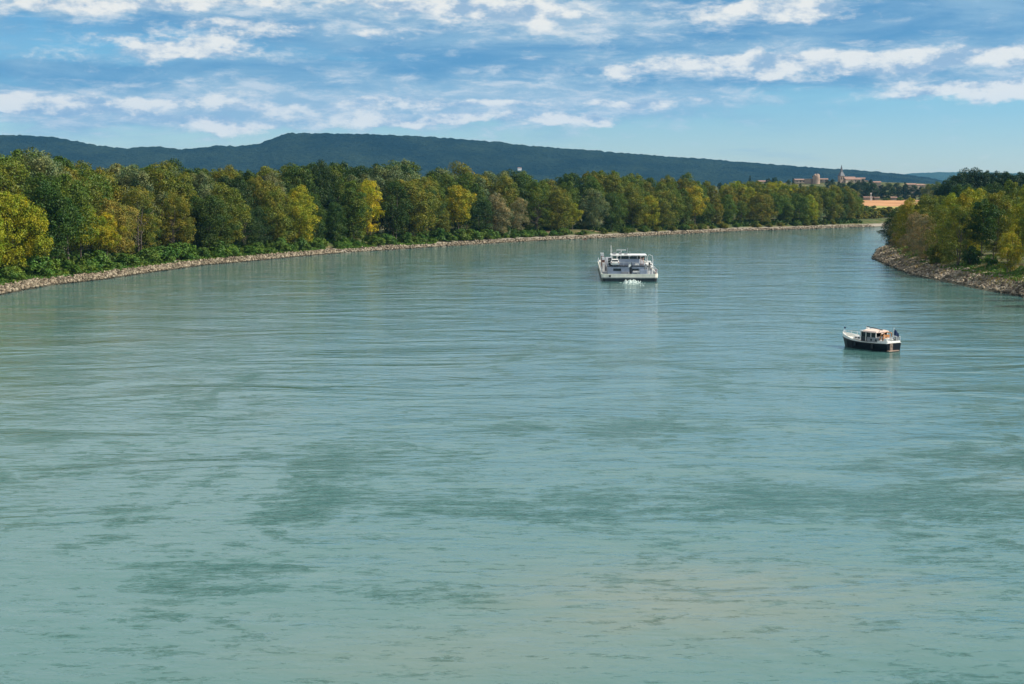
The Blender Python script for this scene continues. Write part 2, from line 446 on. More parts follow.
def build_ground():
    xs = spaced([(-14000, -1500, 1250), (-1500, -400, 110), (-400, -150, 14), (-150, 210, 2.0), (210, 700, 12), (700, 2000, 110), (2000, 14000, 1200)])
    ys = spaced([(-2500, -200, 300), (-200, 140, 12), (140, 740, 2.5), (740, 1300, 10), (1300, 2600, 40), (2600, 16000, 900)])
    PX, PY = np.meshgrid(xs, ys); Z, D = height(PX, PY)
    V = np.stack([PX.ravel(), PY.ravel(), Z.ravel()], 1); nx, ny = len(xs), len(ys)
    i = np.arange(nx * ny).reshape(ny, nx)
    Fc = np.stack([i[:-1, :-1], i[:-1, 1:], i[1:, 1:], i[1:, :-1]], -1).reshape(-1)
    m = bpy.data.materials.new('ground'); m.use_nodes = True; t = m.node_tree; N = NT(t); b = t.nodes['Principled BSDF']
    b.inputs['Roughness'].default_value = 0.95; b.inputs['Specular IOR Level'].default_value = 0.1
    tc = N.node('ShaderNodeTexCoord'); at = N.node('ShaderNodeAttribute', attribute_name='shore')
    n1 = N.noise(tc.outputs['Object'], 0.12, 5, 0.6); n2 = N.noise(tc.outputs['Object'], 1.3, 4, 0.6)
    grass = N.mix(N.smooth(n1, 0.4, 0.6), (0.05, 0.075, 0.02, 1), (0.115, 0.105, 0.045, 1))
    grass = N.mix(N.smooth(n1, 0.58, 0.7), grass, (0.26, 0.19, 0.11, 1))
    grav = N.mix(N.smooth(n2, 0.35, 0.65), (0.20, 0.175, 0.14, 1), (0.34, 0.30, 0.24, 1))
    wet = N.mix(1.0, grav, (0.35, 0.38, 0.33, 1), 'MULTIPLY')
    g = N.mix(N.smooth(N.add(at.outputs['Fac'], N.mul(N.sub(n1, 0.5), 6.0)), 5.0, 7.5), grav, grass)
    g = N.mix(N.smooth(at.outputs['Fac'], 0.2, 0.9), wet, g)
    t.links.new(g, b.inputs['Base Color'])
    bp = N.node('ShaderNodeBump'); bp.inputs['Strength'].default_value = 0.7; bp.inputs['Distance'].default_value = 0.3
    t.links.new(n2, bp.inputs['Height']); t.links.new(bp.outputs[0], b.inputs['Normal'])
    me = np_mesh('ground', V, Fc, 4, m, True, ('shore', D.ravel()))
    o = bpy.data.objects.new('ground', me); col.objects.link(o); tag(o, kind='structure')


build_ground()


# ---------------------------------------------------------------- water
def build_water():
    m = bpy.data.materials.new('river_water'); m.use_nodes = True; t = m.node_tree; N = NT(t); b = t.nodes['Principled BSDF']
    tc = N.node('ShaderNodeTexCoord'); P = tc.outputs['Object']
    sep = N.node('ShaderNodeSeparateXYZ'); t.links.new(P, sep.inputs[0])
    # the current runs along the river: broad ruffled lanes, broken into short ripples that lie across the view
    big = N.noise(N.mapping(P, rot=(0, 0, R(-16)), scale=(1.0, 0.36, 1)), 0.060, 5, 0.60, 1.8)
    mid = N.noise(N.mapping(P, loc=(40, 12, 0), rot=(0, 0, R(8)), scale=(0.6, 1.0, 1)), 0.16, 6, 0.65, 1.6)
    def patch(cx, cy, rx, ry):
        w = N.mul(N.sub(mid, 0.5), 1.6)
        dx = N.add(N.div(N.sub(sep.outputs[0], cx), rx), w); dy = N.add(N.div(N.sub(sep.outputs[1], cy), ry), w)
        return N.m('EXPONENT', N.mul(N.add(N.mul(dx, dx), N.mul(dy, dy)), -1.0))
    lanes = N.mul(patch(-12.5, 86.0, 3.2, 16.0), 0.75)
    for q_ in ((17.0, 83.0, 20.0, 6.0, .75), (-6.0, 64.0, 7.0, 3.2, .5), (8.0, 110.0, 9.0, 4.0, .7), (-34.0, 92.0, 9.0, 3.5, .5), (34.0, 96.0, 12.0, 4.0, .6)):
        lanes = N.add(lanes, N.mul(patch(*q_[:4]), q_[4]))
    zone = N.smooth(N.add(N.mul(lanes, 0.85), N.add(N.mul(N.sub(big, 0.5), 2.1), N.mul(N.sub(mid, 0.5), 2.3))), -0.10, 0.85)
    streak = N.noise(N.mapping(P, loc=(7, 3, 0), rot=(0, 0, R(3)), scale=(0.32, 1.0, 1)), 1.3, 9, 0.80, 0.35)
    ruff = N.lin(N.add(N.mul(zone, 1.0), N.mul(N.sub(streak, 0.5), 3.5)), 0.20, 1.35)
    slick = N.smooth(N.noise(N.mapping(P, loc=(70, 31, 0), rot=(0, 0, R(-5)), scale=(0.3, 1.0, 1)), 0.50, 7, 0.72, 1.2), 0.52, 0.70)
    silt = N.m('ADD', N.mul(N.smooth(N.noise(N.mapping(P, loc=(13, 57, 0)), 0.022, 4, 0.55, 0.8), 0.52, 0.74), 0.5), N.add(patch(8.0, 63.0, 9.5, 6.5), N.mul(patch(-3.0, 55.0, 8.0, 4.0), 0.5)), clamp=True)
    c = N.mix(silt, (0.060, 0.152, 0.142, 1), (0.130, 0.174, 0.138, 1))
    c = N.mix(N.mul(ruff, 0.90), c, (0.018, 0.096, 0.082, 1))  # ruffles painted darker green, for weaker sky reflection and some turbidity
    c = N.mix(N.mul(slick, 0.14), c, (0.18, 0.25, 0.24, 1))
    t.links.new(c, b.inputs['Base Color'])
    b.inputs['IOR'].default_value = 1.38
    t.links.new(N.lin(ruff, 0.0, 1.0, 0.06, 0.18), b.inputs['Roughness'])
    w0 = N.sub(N.noise(N.mapping(P, scale=(0.7, 1.0, 1)), 4.2, 2, 0.6, 0.2), 0.5)
    w1 = N.sub(N.noise(N.mapping(P, scale=(0.5, 1.0, 1)), 1.5, 4, 0.62, 0.6), 0.5)
    w1 = N.add(w1, N.mul(w0, N.lin(ruff, 0, 1, 0.10, 0.50)))
    w2 = N.sub(N.noise(N.mapping(P, rot=(0, 0, R(12)), scale=(0.4, 1.0, 1)), 0.42, 3, 0.55, 0.8), 0.5)
    w3 = N.noise(N.mapping(P, rot=(0, 0, R(-9)), scale=(0.5, 1.0, 1)), 0.09, 3, 0.5, 1.0)
    h = N.add(N.mul(w1, N.lin(ruff, 0, 1, 0.036, 0.28)), N.add(N.mul(w2, N.lin(ruff, 0, 1, 0.085, 0.22)), N.mul(w3, 0.42)))
    bp = N.node('ShaderNodeBump'); bp.inputs['Strength'].default_value = 1.0; bp.inputs['Distance'].default_value = 1.0
    t.links.new(h, bp.inputs['Height']); t.links.new(bp.outputs[0], b.inputs['Normal'])
    # the sheet follows the river; its rims run on into the banks
    ls, rs = resample(left, 40), resample(right, 40)
    xs = np.array([-700, 3000]); ys = np.array([-900, 1700])
    V = [(-700, -900, 0), (3000, -900, 0), (3000, 1700, 0), (-700, 1700, 0)]
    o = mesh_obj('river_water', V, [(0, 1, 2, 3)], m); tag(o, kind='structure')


build_water()


# ---------------------------------------------------------------- hills
def interp(pts, x):
    xs = [p[0] for p in pts]; ys = [p[1] for p in pts]
    return np.interp(x, xs, ys)


RIDGE = [(-900, 150), (-500, 146), (-250, 140), (-80, 137), (0, 135), (38, 135.6), (56, 137), (76, 141), (100, 145.5), (127, 148.2), (142, 146.6), (162, 146.2),
         (173, 148.6), (190, 149), (216, 145.6), (241, 146), (260, 143.5), (272, 139), (288, 133.2), (342, 133.2), (392, 135), (443, 137.6), (480, 140.3),
         (531, 145.6), (607, 151.5), (683, 157.5), (740, 161.5), (773, 164.6), (825, 168.2), (860, 170.3), (900, 173.8), (925, 177), (950, 182), (990, 186.5), (1100, 189), (1400, 190)]


def hill_mat(name, lo, hi_):
    m = bpy.data.materials.new(name); m.use_nodes = True; t = m.node_tree; N = NT(t); b = t.nodes['Principled BSDF']
    b.inputs['Roughness'].default_value = 1.0; b.inputs['Specular IOR Level'].default_value = 0.0
    tc = N.node('ShaderNodeTexCoord'); P = tc.outputs['Object']
    n1 = N.noise(P, 0.004, 5, 0.65); n2 = N.noise(P, 0.06, 4, 0.7)
    f = N.m('MULTIPLY', N.smooth(n1, 0.35, 0.65, 0.3, 1.0), N.smooth(n2, 0.3, 0.7, 0.35, 1.0))
    t.links.new(N.mix(f, lo, hi_), b.inputs['Base Color'])
    bp = N.node('ShaderNodeBump'); bp.inputs['Strength'].default_value = 1.0; bp.inputs['Distance'].default_value = 14.0
    t.links.new(n2, bp.inputs['Height']); t.links.new(bp.outputs[0], b.inputs['Normal'])
    return m


def fbm(x, y, seed, base, octs=5, gain=0.55):
    """value noise, numpy"""
    r = np.random.RandomState(seed); tab = r.rand(256, 256); out = np.zeros_like(x); amp = 1.0; tot = 0; f = 1.0 / base
    for k in range(octs):
        u = x * f + 17.3 * k; w = y * f + 5.1 * k; i = np.floor(u).astype(int); j = np.floor(w).astype(int)
        a = u - i; c = w - j; a = a * a * (3 - 2 * a); c = c * c * (3 - 2 * c)
        g = lambda p, q: tab[p % 256, q % 256]
        out += amp * ((g(i, j) * (1 - a) + g(i + 1, j) * a) * (1 - c) + (g(i, j + 1) * (1 - a) + g(i + 1, j + 1) * a) * c)
        tot += amp; amp *= gain; f *= 2.0
    return out / tot


def build_hill(name, ridge, Yr, depth, x0, x1, nx, ny, seed, spur, m):
    px = np.linspace(x0, x1, nx); v = np.concatenate([np.linspace(0, 1, ny) ** 0.9, [1.12, 1.5, 2.2]])
    ridge_y = interp(ridge, px); P_, Vv = np.meshgrid(px, v)
    Yc = Yr - depth + depth * Vv
    Xw = (P_ - 512) / F * (Yr * cp) * (0.75 + 0.25 * Vv)
    # height of the ridge line as surveyed
    d_ = -(ridge_y - 342) / F
    ridge_z = CAM_H + (-sp + d_ * cp) / (cp + d_ * sp) * Yr
    ridge_z = np.maximum(ridge_z, 12)
    prof = np.where(Vv <= 1, Vv ** 1.35, np.clip(1 - (Vv - 1) * 0.9, 0, 1))
    n = fbm(Xw, Yc * 0.45, seed, 650, 5, 0.5); gul = 1 - np.abs(2 * n - 1)
    Z = ridge_z[None, :] * prof
    Z = Z - spur * gul * np.sin(np.pi * np.clip(Vv, 0, 1)) * (ridge_z[None, :] / 220.0)
    Z = Z + 9 * (fbm(Xw, Yc, seed + 5, 20, 3, 0.75) - 0.5) * np.clip((ridge_z[None, :] - 20) / 40, 0, 1)
    Z = np.maximum(Z, 4.0 + 0 * Z)
    V = np.stack([Xw.ravel(), Yc.ravel(), Z.ravel()], 1)
    i = np.arange(V.shape[0]).reshape(P_.shape)
    Fc = np.stack([i[:-1, :-1], i[:-1, 1:], i[1:, 1:], i[1:, :-1]], -1).reshape(-1)
    me = np_mesh(name, V, Fc, 4, m, False)
    o = bpy.data.objects.new(name, me); col.objects.link(o); tag(o, kind='structure'); return o


build_hill('hills', RIDGE, 5200, 1900, -700, 1400, 1300, 150, 11, 75,
           hill_mat('forested_hill', (0.002, 0.008, 0.008, 1), (0.030, 0.046, 0.024, 1)))
build_hill('distant_hill', [(600, 189), (820, 180), (900, 174.5), (916, 173.2), (935, 172.2), (950, 172), (990, 172.5), (1060, 174), (1200, 180), (1500, 186)],
           9500, 2200, 600, 1500, 300, 50, 31, 60, hill_mat('distant_forested_hill', (0.02, 0.04, 0.02, 1), (0.05, 0.08, 0.035, 1)))

# ---------------------------------------------------------------- haze
hz = MB().box(-13000, 13000, -2400, 12500, -6, 700).build('haze', None)
hz.data.materials.clear()
hm = bpy.data.materials.new('haze'); hm.use_nodes = True; hm.node_tree.nodes.clear()
ho = hm.node_tree.nodes.new('ShaderNodeOutputMaterial'); hv = hm.node_tree.nodes.new('ShaderNodeVolumePrincipled')
hv.inputs['Color'].default_value = (0.16, 0.53, 1.0, 1); hv.inputs['Density'].default_value = HAZE_DENSITY
hv.inputs['Anisotropy'].default_value = 0.1
hm.node_tree.links.new(hv.outputs[0], ho.inputs['Volume']); hz.data.materials.append(hm); tag(hz, kind='stuff')


# ---------------------------------------------------------------- foliage meshes
def crown_verts(seed, H, profile, n_blobs, leaves, leaf, z0, blob_r, squash=0.85, lean=0.0, inner=0.12, lump=.35):
    """leaf-sized quads spread over many overlapping lobes that fill the profile (radius against height)"""
    r = np.random.RandomState(seed)
    C, Rr = [], []
    for i in range(n_blobs):
        t = (i + r.rand()) / n_blobs
        rad = float(np.interp(t, [p[0] for p in profile], [p[1] for p in profile]))
        br = blob_r * (1 - lump + 2 * lump * r.rand()) * min(1.0, 0.45 + rad / 4.0)
        k = max(0.0, rad - br * 0.6) * (0.30 + 0.95 * r.rand() ** 0.6); th = i * 2.399 + r.rand() * 0.9
        C.append((k * math.cos(th) + lean * t, k * math.sin(th), z0 + t * (H - z0 - br * 0.8) + 0.2 * br)); Rr.append(br)
    C = np.array(C); Rr = np.array(Rr)
    # every lobe carries smaller sprays that break up its outline
    per = 9; sd = r.normal(size=(n_blobs * per, 3)); sd /= np.linalg.norm(sd, axis=1)[:, None]; sd[:, 2] = np.where(sd[:, 2] < -0.3, -sd[:, 2], sd[:, 2])
    pi = np.repeat(np.arange(n_blobs), per); SR = Rr[pi] * r.uniform(.24, .50, len(pi))
    SC = C[pi] + sd * (Rr[pi] * r.uniform(.62, 1.12, len(pi)))[:, None] * np.array([1, 1, squash])
    AC = np.concatenate([C, SC]); AR = np.concatenate([Rr, SR]); own = np.concatenate([np.arange(n_blobs), pi])
    w = AR ** 2; w[:n_blobs] *= 0.55; w /= w.sum()
    n_try = int(leaves * 2.0); idx = r.choice(len(AR), n_try, p=w)
    d = r.normal(size=(n_try, 3)); d /= np.linalg.norm(d, axis=1)[:, None]
    d[:, 2] = np.where((d[:, 2] < -0.5) & (r.rand(n_try) < 0.6), -d[:, 2], d[:, 2])
    rr = AR[idx] * (0.72 + 0.40 * r.rand(n_try))
    rr = np.where(r.rand(n_try) < inner, rr * r.rand(n_try), rr)
    P = AC[idx] + d * rr[:, None] * np.array([1, 1, squash])
    dd = np.linalg.norm(P[:, None, :] - C[None], axis=2) / Rr[None]; dd[np.arange(n_try), own[idx]] = 9
    keep = ((dd.min(1) > 0.62) | (r.rand(n_try) < 0.15)) & (P[:, 2] > 0.15)
    P = P[keep][:leaves]; idx = idx[keep][:leaves]; n = len(P)
    nrm = 0.6 * (P - AC[idx]) / AR[idx][:, None] + 0.6 * (P - C[own[idx]]) / Rr[own[idx]][:, None]; nrm /= np.linalg.norm(nrm, axis=1)[:, None] + 1e-6
    nrm = nrm * 0.9 + r.normal(size=(n, 3)) * 0.55; nrm[:, 2] += 0.15; nrm /= np.linalg.norm(nrm, axis=1)[:, None]
    a = np.cross(nrm, r.normal(size=(n, 3))); a /= np.linalg.norm(a, axis=1)[:, None] + 1e-6; b = np.cross(nrm, a)
    s = (leaf * (0.55 + 0.9 * r.rand(n)))[:, None]
    q = np.stack([P - a * s * 0.62, P - b * s * 0.40 + nrm * s * 0.12, P + a * s * 0.62, P + b * s * 0.40 + nrm * s * 0.12], 1).reshape(-1, 3)
    att = np.repeat(r.rand(n), 4)
    return q, att, C, Rr


def crown_mesh(name, *a, **k):
    q, att, C, Rr = crown_verts(*a, **k)
    return np_mesh(name, q, np.arange(len(q)), 4, M['foliage'], False, ('leaf', att)), C, Rr


def trunk_mesh(name, seed, H, r0, C, Rr, nl=7, stems=1):
    r = random.Random(seed); mb = MB()
    for sidx in range(stems):
        ox, oy = (r.uniform(-.5, .5), r.uniform(-.5, .5)) if stems > 1 else (0, 0)
        pts = [Vector((ox * (1 + 2 * k), oy * (1 + 2 * k), 0)) + Vector((r.uniform(-.25, .25) * k * 2, r.uniform(-.25, .25) * k * 2, (H * 0.85) * k)) for k in (0, .12, .3, .5, .72, 1)]
        mb.tube([pts[0] + Vector((0, 0, -0.6))] + pts, r0, 7, r0 * 0.18)
        order = sorted(range(len(C)), key=lambda i: C[i][2])
        for j in range(nl):
            i = order[int((j + 0.5) / nl * len(order) * 0.8)]
            c = Vector(C[i]); z = max(0.06 * H, c.z * 0.62); k = z / (H * 0.85)
            kk = min(0.99, k) ; base = pts[0].lerp(pts[-1], kk); base.z = z
            mid = base.lerp(c, 0.5) + Vector((0, 0, 0.25))
            mb.tube([base, mid, c], r0 * 0.34, 5, r0 * 0.08)
    me_o = mb.build(name, M['bark']); me = me_o.data; bpy.data.objects.remove(me_o); return me


# each kind: nominal height 18 (trees), 3 (shrubs)
KINDS = {}


def kind(key, H, prof, nb, lv, lf, z0, br, r0=0.28, stems=1, **kw):
    seed = len(KINDS) * 13 + 5
    cm, C, Rr = crown_mesh('crown', seed, H, prof, nb, lv, lf, z0, br, **kw)
    tm = trunk_mesh('trunk', seed, H, r0, C, Rr, stems=stems)
    KINDS[key] = (cm, tm, H)


kind('round', 18, [(0, 3.6), (.2, 5.8), (.5, 6.6), (.8, 4.8), (1, 2.0)], 26, 25000, 0.27, 1.0, 2.5, lump=.55)
kind('oval', 18, [(0, 3.2), (.25, 5.0), (.55, 5.2), (.85, 3.6), (1, 1.2)], 26, 22000, 0.26, 1.0, 2.2, lump=.6)
kind('tall', 18, [(0, 2.4), (.2, 3.8), (.5, 4.2), (.85, 2.9), (1, 1.0)], 24, 17000, 0.26, 1.0, 1.8, lump=.55)
kind('broad', 18, [(0, 4.4), (.25, 7.0), (.55, 7.6), (.8, 6.0), (1, 3.2)], 32, 29000, 0.29, 1.2, 2.9, lump=.6)
kind('lumpy', 18, [(0, 3.2), (.15, 5.4), (.35, 4.4), (.55, 6.4), (.8, 4.6), (1, 1.6)], 22, 22000, 0.27, 1.0, 2.7, lean=1.6, lump=.8)
kind('airy', 18, [(0, 2.2), (.25, 4.2), (.55, 5.0), (.85, 3.6), (1, 1.4)], 40, 15500, 0.25, 2.0, 1.5, r0=0.24, stems=2, lump=.7)
kind('high', 18, [(0, 3.4), (.3, 5.2), (.6, 6.0), (.85, 4.2), (1, 1.8)], 24, 18000, 0.28, 5.2, 2.3, lump=.6)
kind('wispy', 18, [(0, 4.2), (.25, 5.4), (.55, 5.0), (.85, 3.4), (1, 1.2)], 40, 15000, 0.23, 0.8, 1.5, stems=2, lump=.6)
kind('spire', 18, [(0, 1.2), (.3, 1.7), (.6, 1.3), (1, 0.25)], 26, 5000, 0.34, 0.8, 0.9, r0=0.2)
kind('shrub', 3, [(0, 1.7), (.4, 2.0), (.8, 1.3), (1, .6)], 12, 3400, 0.24, 0.1, 0.95, r0=0.07, stems=2)
kind('low_shrub', 3, [(0, 2.6), (.4, 2.6), (.8, 1.6), (1, .6)], 15, 3800, 0.24, 0.1, 0.95, r0=0.07, stems=2)
kind('wild_shrub', 3, [(0, 1.3), (.4, 1.6), (.7, 1.5), (1, .5)], 14, 2400, 0.24, 0.1, 0.7, r0=0.06, stems=3)

COL = {'dark green': (.036, .064, .012), 'deep green': (.054, .088, .013), 'mid green': (.098, .130, .014), 'olive': (.158, .152, .016),
       'yellow-green': (.285, .260, .013), 'golden': (.46, .36, .012), 'amber': (.34, .27, .015), 'grey-green': (.140, .155, .058),
       'tan': (.27, .205, .092), 'rust-brown': (.25, .19, .030), 'fresh green': (.092, .155, .020), 'blue-green': (.024, .050, .020), 'silvery': (.25, .29, .14)}
TREES = []


def tree(k, x, y, H, color, width=1.0, name='broadleaf_tree', cat='tree', label=None, group=None, z=None, rz=None, jitter=0.12):
    cm, tm, H0 = KINDS[k]; s = H / H0
    if z is None: z = ground_z(x, y) - 0.05
    r = empty(name, (x, y, z), rnd.uniform(0, 6.28) if rz is None else rz, label, cat, group)
    r.rotation_euler.x = rnd.uniform(-.03, .03)
    w = s * width; r.scale = (w * rnd.uniform(.94, 1.06), w * rnd.uniform(.94, 1.06), s)
    c = bpy.data.objects.new('crown', cm); col.objects.link(c); c.parent = r
    b = COL[color]; j = rnd.uniform(1 - jitter, 1 + jitter)
    c.color = (b[0] * j * rnd.uniform(1 - jitter, 1 + jitter), b[1] * j, b[2] * j, 1)
    t_ = bpy.data.objects.new('trunk' if cat == 'tree' else 'stem', tm); col.objects.link(t_); t_.parent = r
    TREES.append(r)
    return r


# --- rows of the left bank wood
def arc_table(pts):
    s = [0.0]
    for a, b in zip(pts, pts[1:]): s.append(s[-1] + (b - a).length)
    return s


LS = arc_table(left)


def along_left(s, d):
    """point at arc s along the left bank, d metres inland (to the left when looking downstream)"""
    for i in range(len(left) - 1):
        if LS[i + 1] >= s: break
    a, b = left[i], left[i + 1]; t = (s - LS[i]) / (LS[i + 1] - LS[i]); p = a.lerp(b, t)
    # smoothed direction
    a2 = left[max(0, i - 1)]; b2 = left[min(len(left) - 1, i + 2)]; dr = (b2 - a2).normalized()
    n = Vector((-dr.y, dr.x, 0)); return p + n * d


SKYLINE = [(-200, 158), (0, 159), (30, 152), (50, 153), (62, 158), (75, 163), (100, 166), (140, 167), (160, 164), (200, 169), (240, 172), (262, 171), (278, 165), (300, 163),
           (335, 163), (350, 168), (370, 169), (385, 162), (400, 159), (412, 165), (425, 171), (440, 170), (460, 168), (470, 174), (500, 171), (520, 174),
           (540, 177), (560, 176), (590, 172), (607, 170), (625, 174), (650, 178), (670, 176), (690, 175), (700, 180), (730, 184), (770, 184),
           (800, 184), (830, 184), (845, 187), (858, 195), (870, 206), (900, 214)]
SKYLINE = [(a, b - (1.5 if a < 700 else 2.5)) for a, b in SKYLINE]
s_start = LS[5]; s_stop = LS[5 + len(LEFT_PX) - 1]
# anchors: front-row trees one can name (column, height, colour, kind, label, short reference)
ANCH = [
    (8, 15.5, 'yellow-green', 'broad', 'big yellow-green tree at the very left edge above the stones', 'yellow-green edge tree'),
    (128, 13.5, 'rust-brown', 'lumpy', 'rust-brown and gold tinged tree in the left bank front row', 'rust-brown tree'),
    (303, 17.0, 'yellow-green', 'oval', 'tall lime-green tree with a sunlit yellow right edge, left bank', 'lime-edged tree'),
    (381, 18.5, 'golden', 'airy', 'tall bright golden tree, most yellow one of the left bank', 'bright golden tree'),
    (462, 17.0, 'amber', 'high', 'amber-topped tree on left bank, right of the bright golden one', 'amber-topped tree'),
    (598, 15.0, 'grey-green', 'round', 'rounded grey-green tree on the far bank behind the barge', 'grey-green barge tree'),
    (692, 17.5, 'amber', 'high', 'orange-yellow tree on the far bank right of the barge', 'orange-yellow far tree'),
    (818, 9.5, 'silvery', 'wispy', 'small silvery tree at the far bank below the ruined tower', 'small silvery tree'),
]
ORD = ['', 'first', 'second', 'third', 'fourth', 'fifth', 'sixth', 'seventh', 'eighth', 'ninth', 'tenth', 'eleventh', 'twelfth', 'thirteenth', 'fourteenth', 'fifteenth', 'sixteenth', 'seventeenth', 'eighteenth', 'nineteenth']
front = []
s = s_start + 2.0; k = 0
while s < s_stop - 12:
    p = along_left(s, 11.5 + rnd.uniform(-1.5, 2.5)); front.append([s, p, px_of(p)])
    s += rnd.uniform(8.6, 11.6)
front = [f for f in front if f[2] > -25]
anch_of = {}
for a in ANCH:
    i = min((i for i in range(len(front)) if i not in anch_of), key=lambda i: abs(front[i][2] - a[0])); anch_of[i] = a
CW = ['dark green', 'deep green', 'mid green', 'mid green', 'olive', 'olive', 'yellow-green', 'deep green', 'grey-green']


def pick_color(px, row):
    r = rnd.random()
    if px < 140: pal = ['yellow-green', 'olive', 'olive', 'mid green', 'yellow-green', 'yellow-green', 'deep green'] if row == 0 else ['grey-green', 'mid green', 'deep green', 'olive']
    elif px < 300: pal = ['dark green', 'deep green', 'olive', 'olive', 'mid green'] if row == 0 else ['deep green', 'mid green', 'olive', 'grey-green', 'dark green']
    elif px < 520: pal = ['deep green', 'mid green', 'dark green', 'olive', 'mid green', 'tan'] if row == 0 else ['deep green', 'dark green', 'grey-green', 'mid green', 'olive']
    elif px < 680: pal = ['mid green', 'olive', 'olive', 'deep green', 'mid green', 'yellow-green'] if row == 0 else ['mid green', 'olive', 'deep green', 'mid green']
    else: pal = ['olive', 'mid green', 'yellow-green', 'olive', 'mid green'] if row == 0 else ['olive', 'mid green', 'yellow-green', 'olive']
    return pal[int(r * len(pal))]


def front_phrase(i):
    if i in anch_of: return 'the ' + anch_of[i][5]
    j = max([q for q in anch_of if q < i], default=None)
    nxt = min([q for q in anch_of if q > i], default=None)
    if j is not None and (nxt is None or i - j <= nxt - i or nxt - i > 12): return f'the front tree {ORD[i - j]} right of the {anch_of[j][5]}'
    return f'the front tree {ORD[nxt - i]} left of the {anch_of[nxt][5]}'


FW = ['round', 'oval', 'lumpy', 'round', 'high', 'oval', 'airy', 'wispy', 'tall', 'broad']
for i, (s, p, px) in enumerate(front):
    py = float(interp(SKYLINE, px)); ztop = z_of(py + 9, p.y); gz = ground_z(p.x, p.y)
    H = (ztop - gz) * rnd.choice([.55, .68, .74, .8, .86, .92]); H = max(5.0, min(19, H))
    if i in anch_of:
        a = anch_of[i]; tree(a[3], p.x, p.y, a[1] if px < 800 else a[1], a[2], label=a[4], group='front row trees on the left bank', jitter=.03)
    else:
        c = pick_color(px, 0); ph = front_phrase(i).replace('the front tree ', '')
        tree(rnd.choice(FW), p.x, p.y, H, c, 1.05 if px < 850 else 1.2, label=f'{c} front-row tree on left bank, {ph}', group='front row trees on the left bank')
    # second, third and fourth rows, one behind each front tree
    rows = 3 if px < 330 else 2
    for r_ in range(1, rows + 1):
        if r_ == 3 and i % 2: continue
        q = along_left(s + rnd.uniform(-3, 3), 13 + r_ * 10.5 + rnd.uniform(-2, 2) + (6 if r_ == 3 else 0)); pxq = px_of(q)
        pyq = float(interp(SKYLINE, pxq)); g2 = ground_z(q.x, q.y)
        top = z_of(pyq + (0 if r_ >= 2 else 5) + abs(rnd.gauss(0, 2.2)), q.y); H = max(5, min(27, (top - g2)))
        c = pick_color(pxq, r_)
        nm = {1: 'second-row', 2: 'third-row', 3: 'rearmost'}[r_]
        tree(rnd.choice(['round', 'oval', 'broad', 'high', 'lumpy', 'tall']), q.x, q.y, H, c, rnd.uniform(.8, 1.0),
             label=f'{c} {nm} tree behind {front_phrase(i)}', group=f'{nm} trees of the left bank wood')
    # shrubs along the foot of the wood
    if px < 840:
        q = along_left(s + rnd.uniform(-3, 3), 6.6 + rnd.uniform(-1, 1))
        big = px < 480
        tree(rnd.choice(['shrub', 'low_shrub']), q.x, q.y, rnd.uniform(2.4, 4.2) if big else rnd.uniform(1.6, 2.8), 'fresh green' if px < 560 else rnd.choice(['mid green', 'fresh green', 'olive']),
             1.15, 'shrub', 'shrub', f'rounded green shrub below {front_phrase(i)}', 'shrubs along the left bank stones')
        if px < 560:
            q = along_left(s + rnd.uniform(2.5, 6), 5.4 + rnd.uniform(-1, 1))
            tree('low_shrub', q.x, q.y, rnd.uniform(1.3, 2.4), 'fresh green', 1.3, 'shrub', 'shrub',
                 f'low spreading shrub right beside {front_phrase(i)}', 'shrubs along the left bank stones')
# the wood carries on out of the picture to the left
for j in range(7):
    q = along_left(s_start - 12 - j * 13, 12 + 10 * (j % 2))
    tree(rnd.choice(['round', 'oval', 'broad']), q.x, q.y, rnd.uniform(16, 21), 'olive', label='olive tree of the left bank, beyond the left edge of the photo', group='left bank trees beyond the photo edge')
# low growth where the far bank opens to the field
for j, (px, Y, h) in enumerate([(861, 960, 3.4), (866, 985, 2.6), (856, 1000, 4.5), (874, 1000, 2.2), (885, 1168, 2.6), (900, 1166, 3.0), (858, 1120, 5), (880, 955, 2.4), (889, 948, 3)]):
    p = at_y(px, Y); tree('low_shrub', p.x, p.y, h, 'mid green', 1.3, 'shrub', 'shrub', f'green shrub growing on the pale field itself, {ORD[1 + sorted([861, 866, 856, 874, 885, 900, 858, 880, 889]).index(px)]} from the left', 'shrubs on the pale field')
BUSH = [852, 862, 871, 880, 889, 897, 905, 858, 868, 884, 846, 876]
for j, (px, py, h) in enumerate([(852, 222, 5), (862, 221, 4.2), (871, 222, 5.2), (880, 219, 4.6), (889, 222, 6), (897, 217, 5), (905, 215, 5.5), (858, 213, 5), (868, 210, 3.6), (884, 211, 3.6), (846, 207, 8), (876, 215, 4)]):
    Y = {0: 735, 1: 760, 2: 770, 3: 800, 4: 790, 5: 850, 6: 880, 7: 860, 8: 905, 9: 915, 10: 900, 11: 835}[j]
    p = at_y(px, Y); gz = ground_z(p.x, p.y)
    if gz < 0.3: p = at_y(px, Y + 60); gz = ground_z(p.x, p.y)
    tree(rnd.choice(['shrub', 'wild_shrub', 'low_shrub']), p.x, p.y, h, rnd.choice(['olive', 'mid green', 'fresh green']), 1.6, 'shrub', 'shrub',
         f'green bush below the pale field, {ORD[1 + sorted(BUSH).index(BUSH[j])]} from the left', 'bushes between the far bank and the pale field')

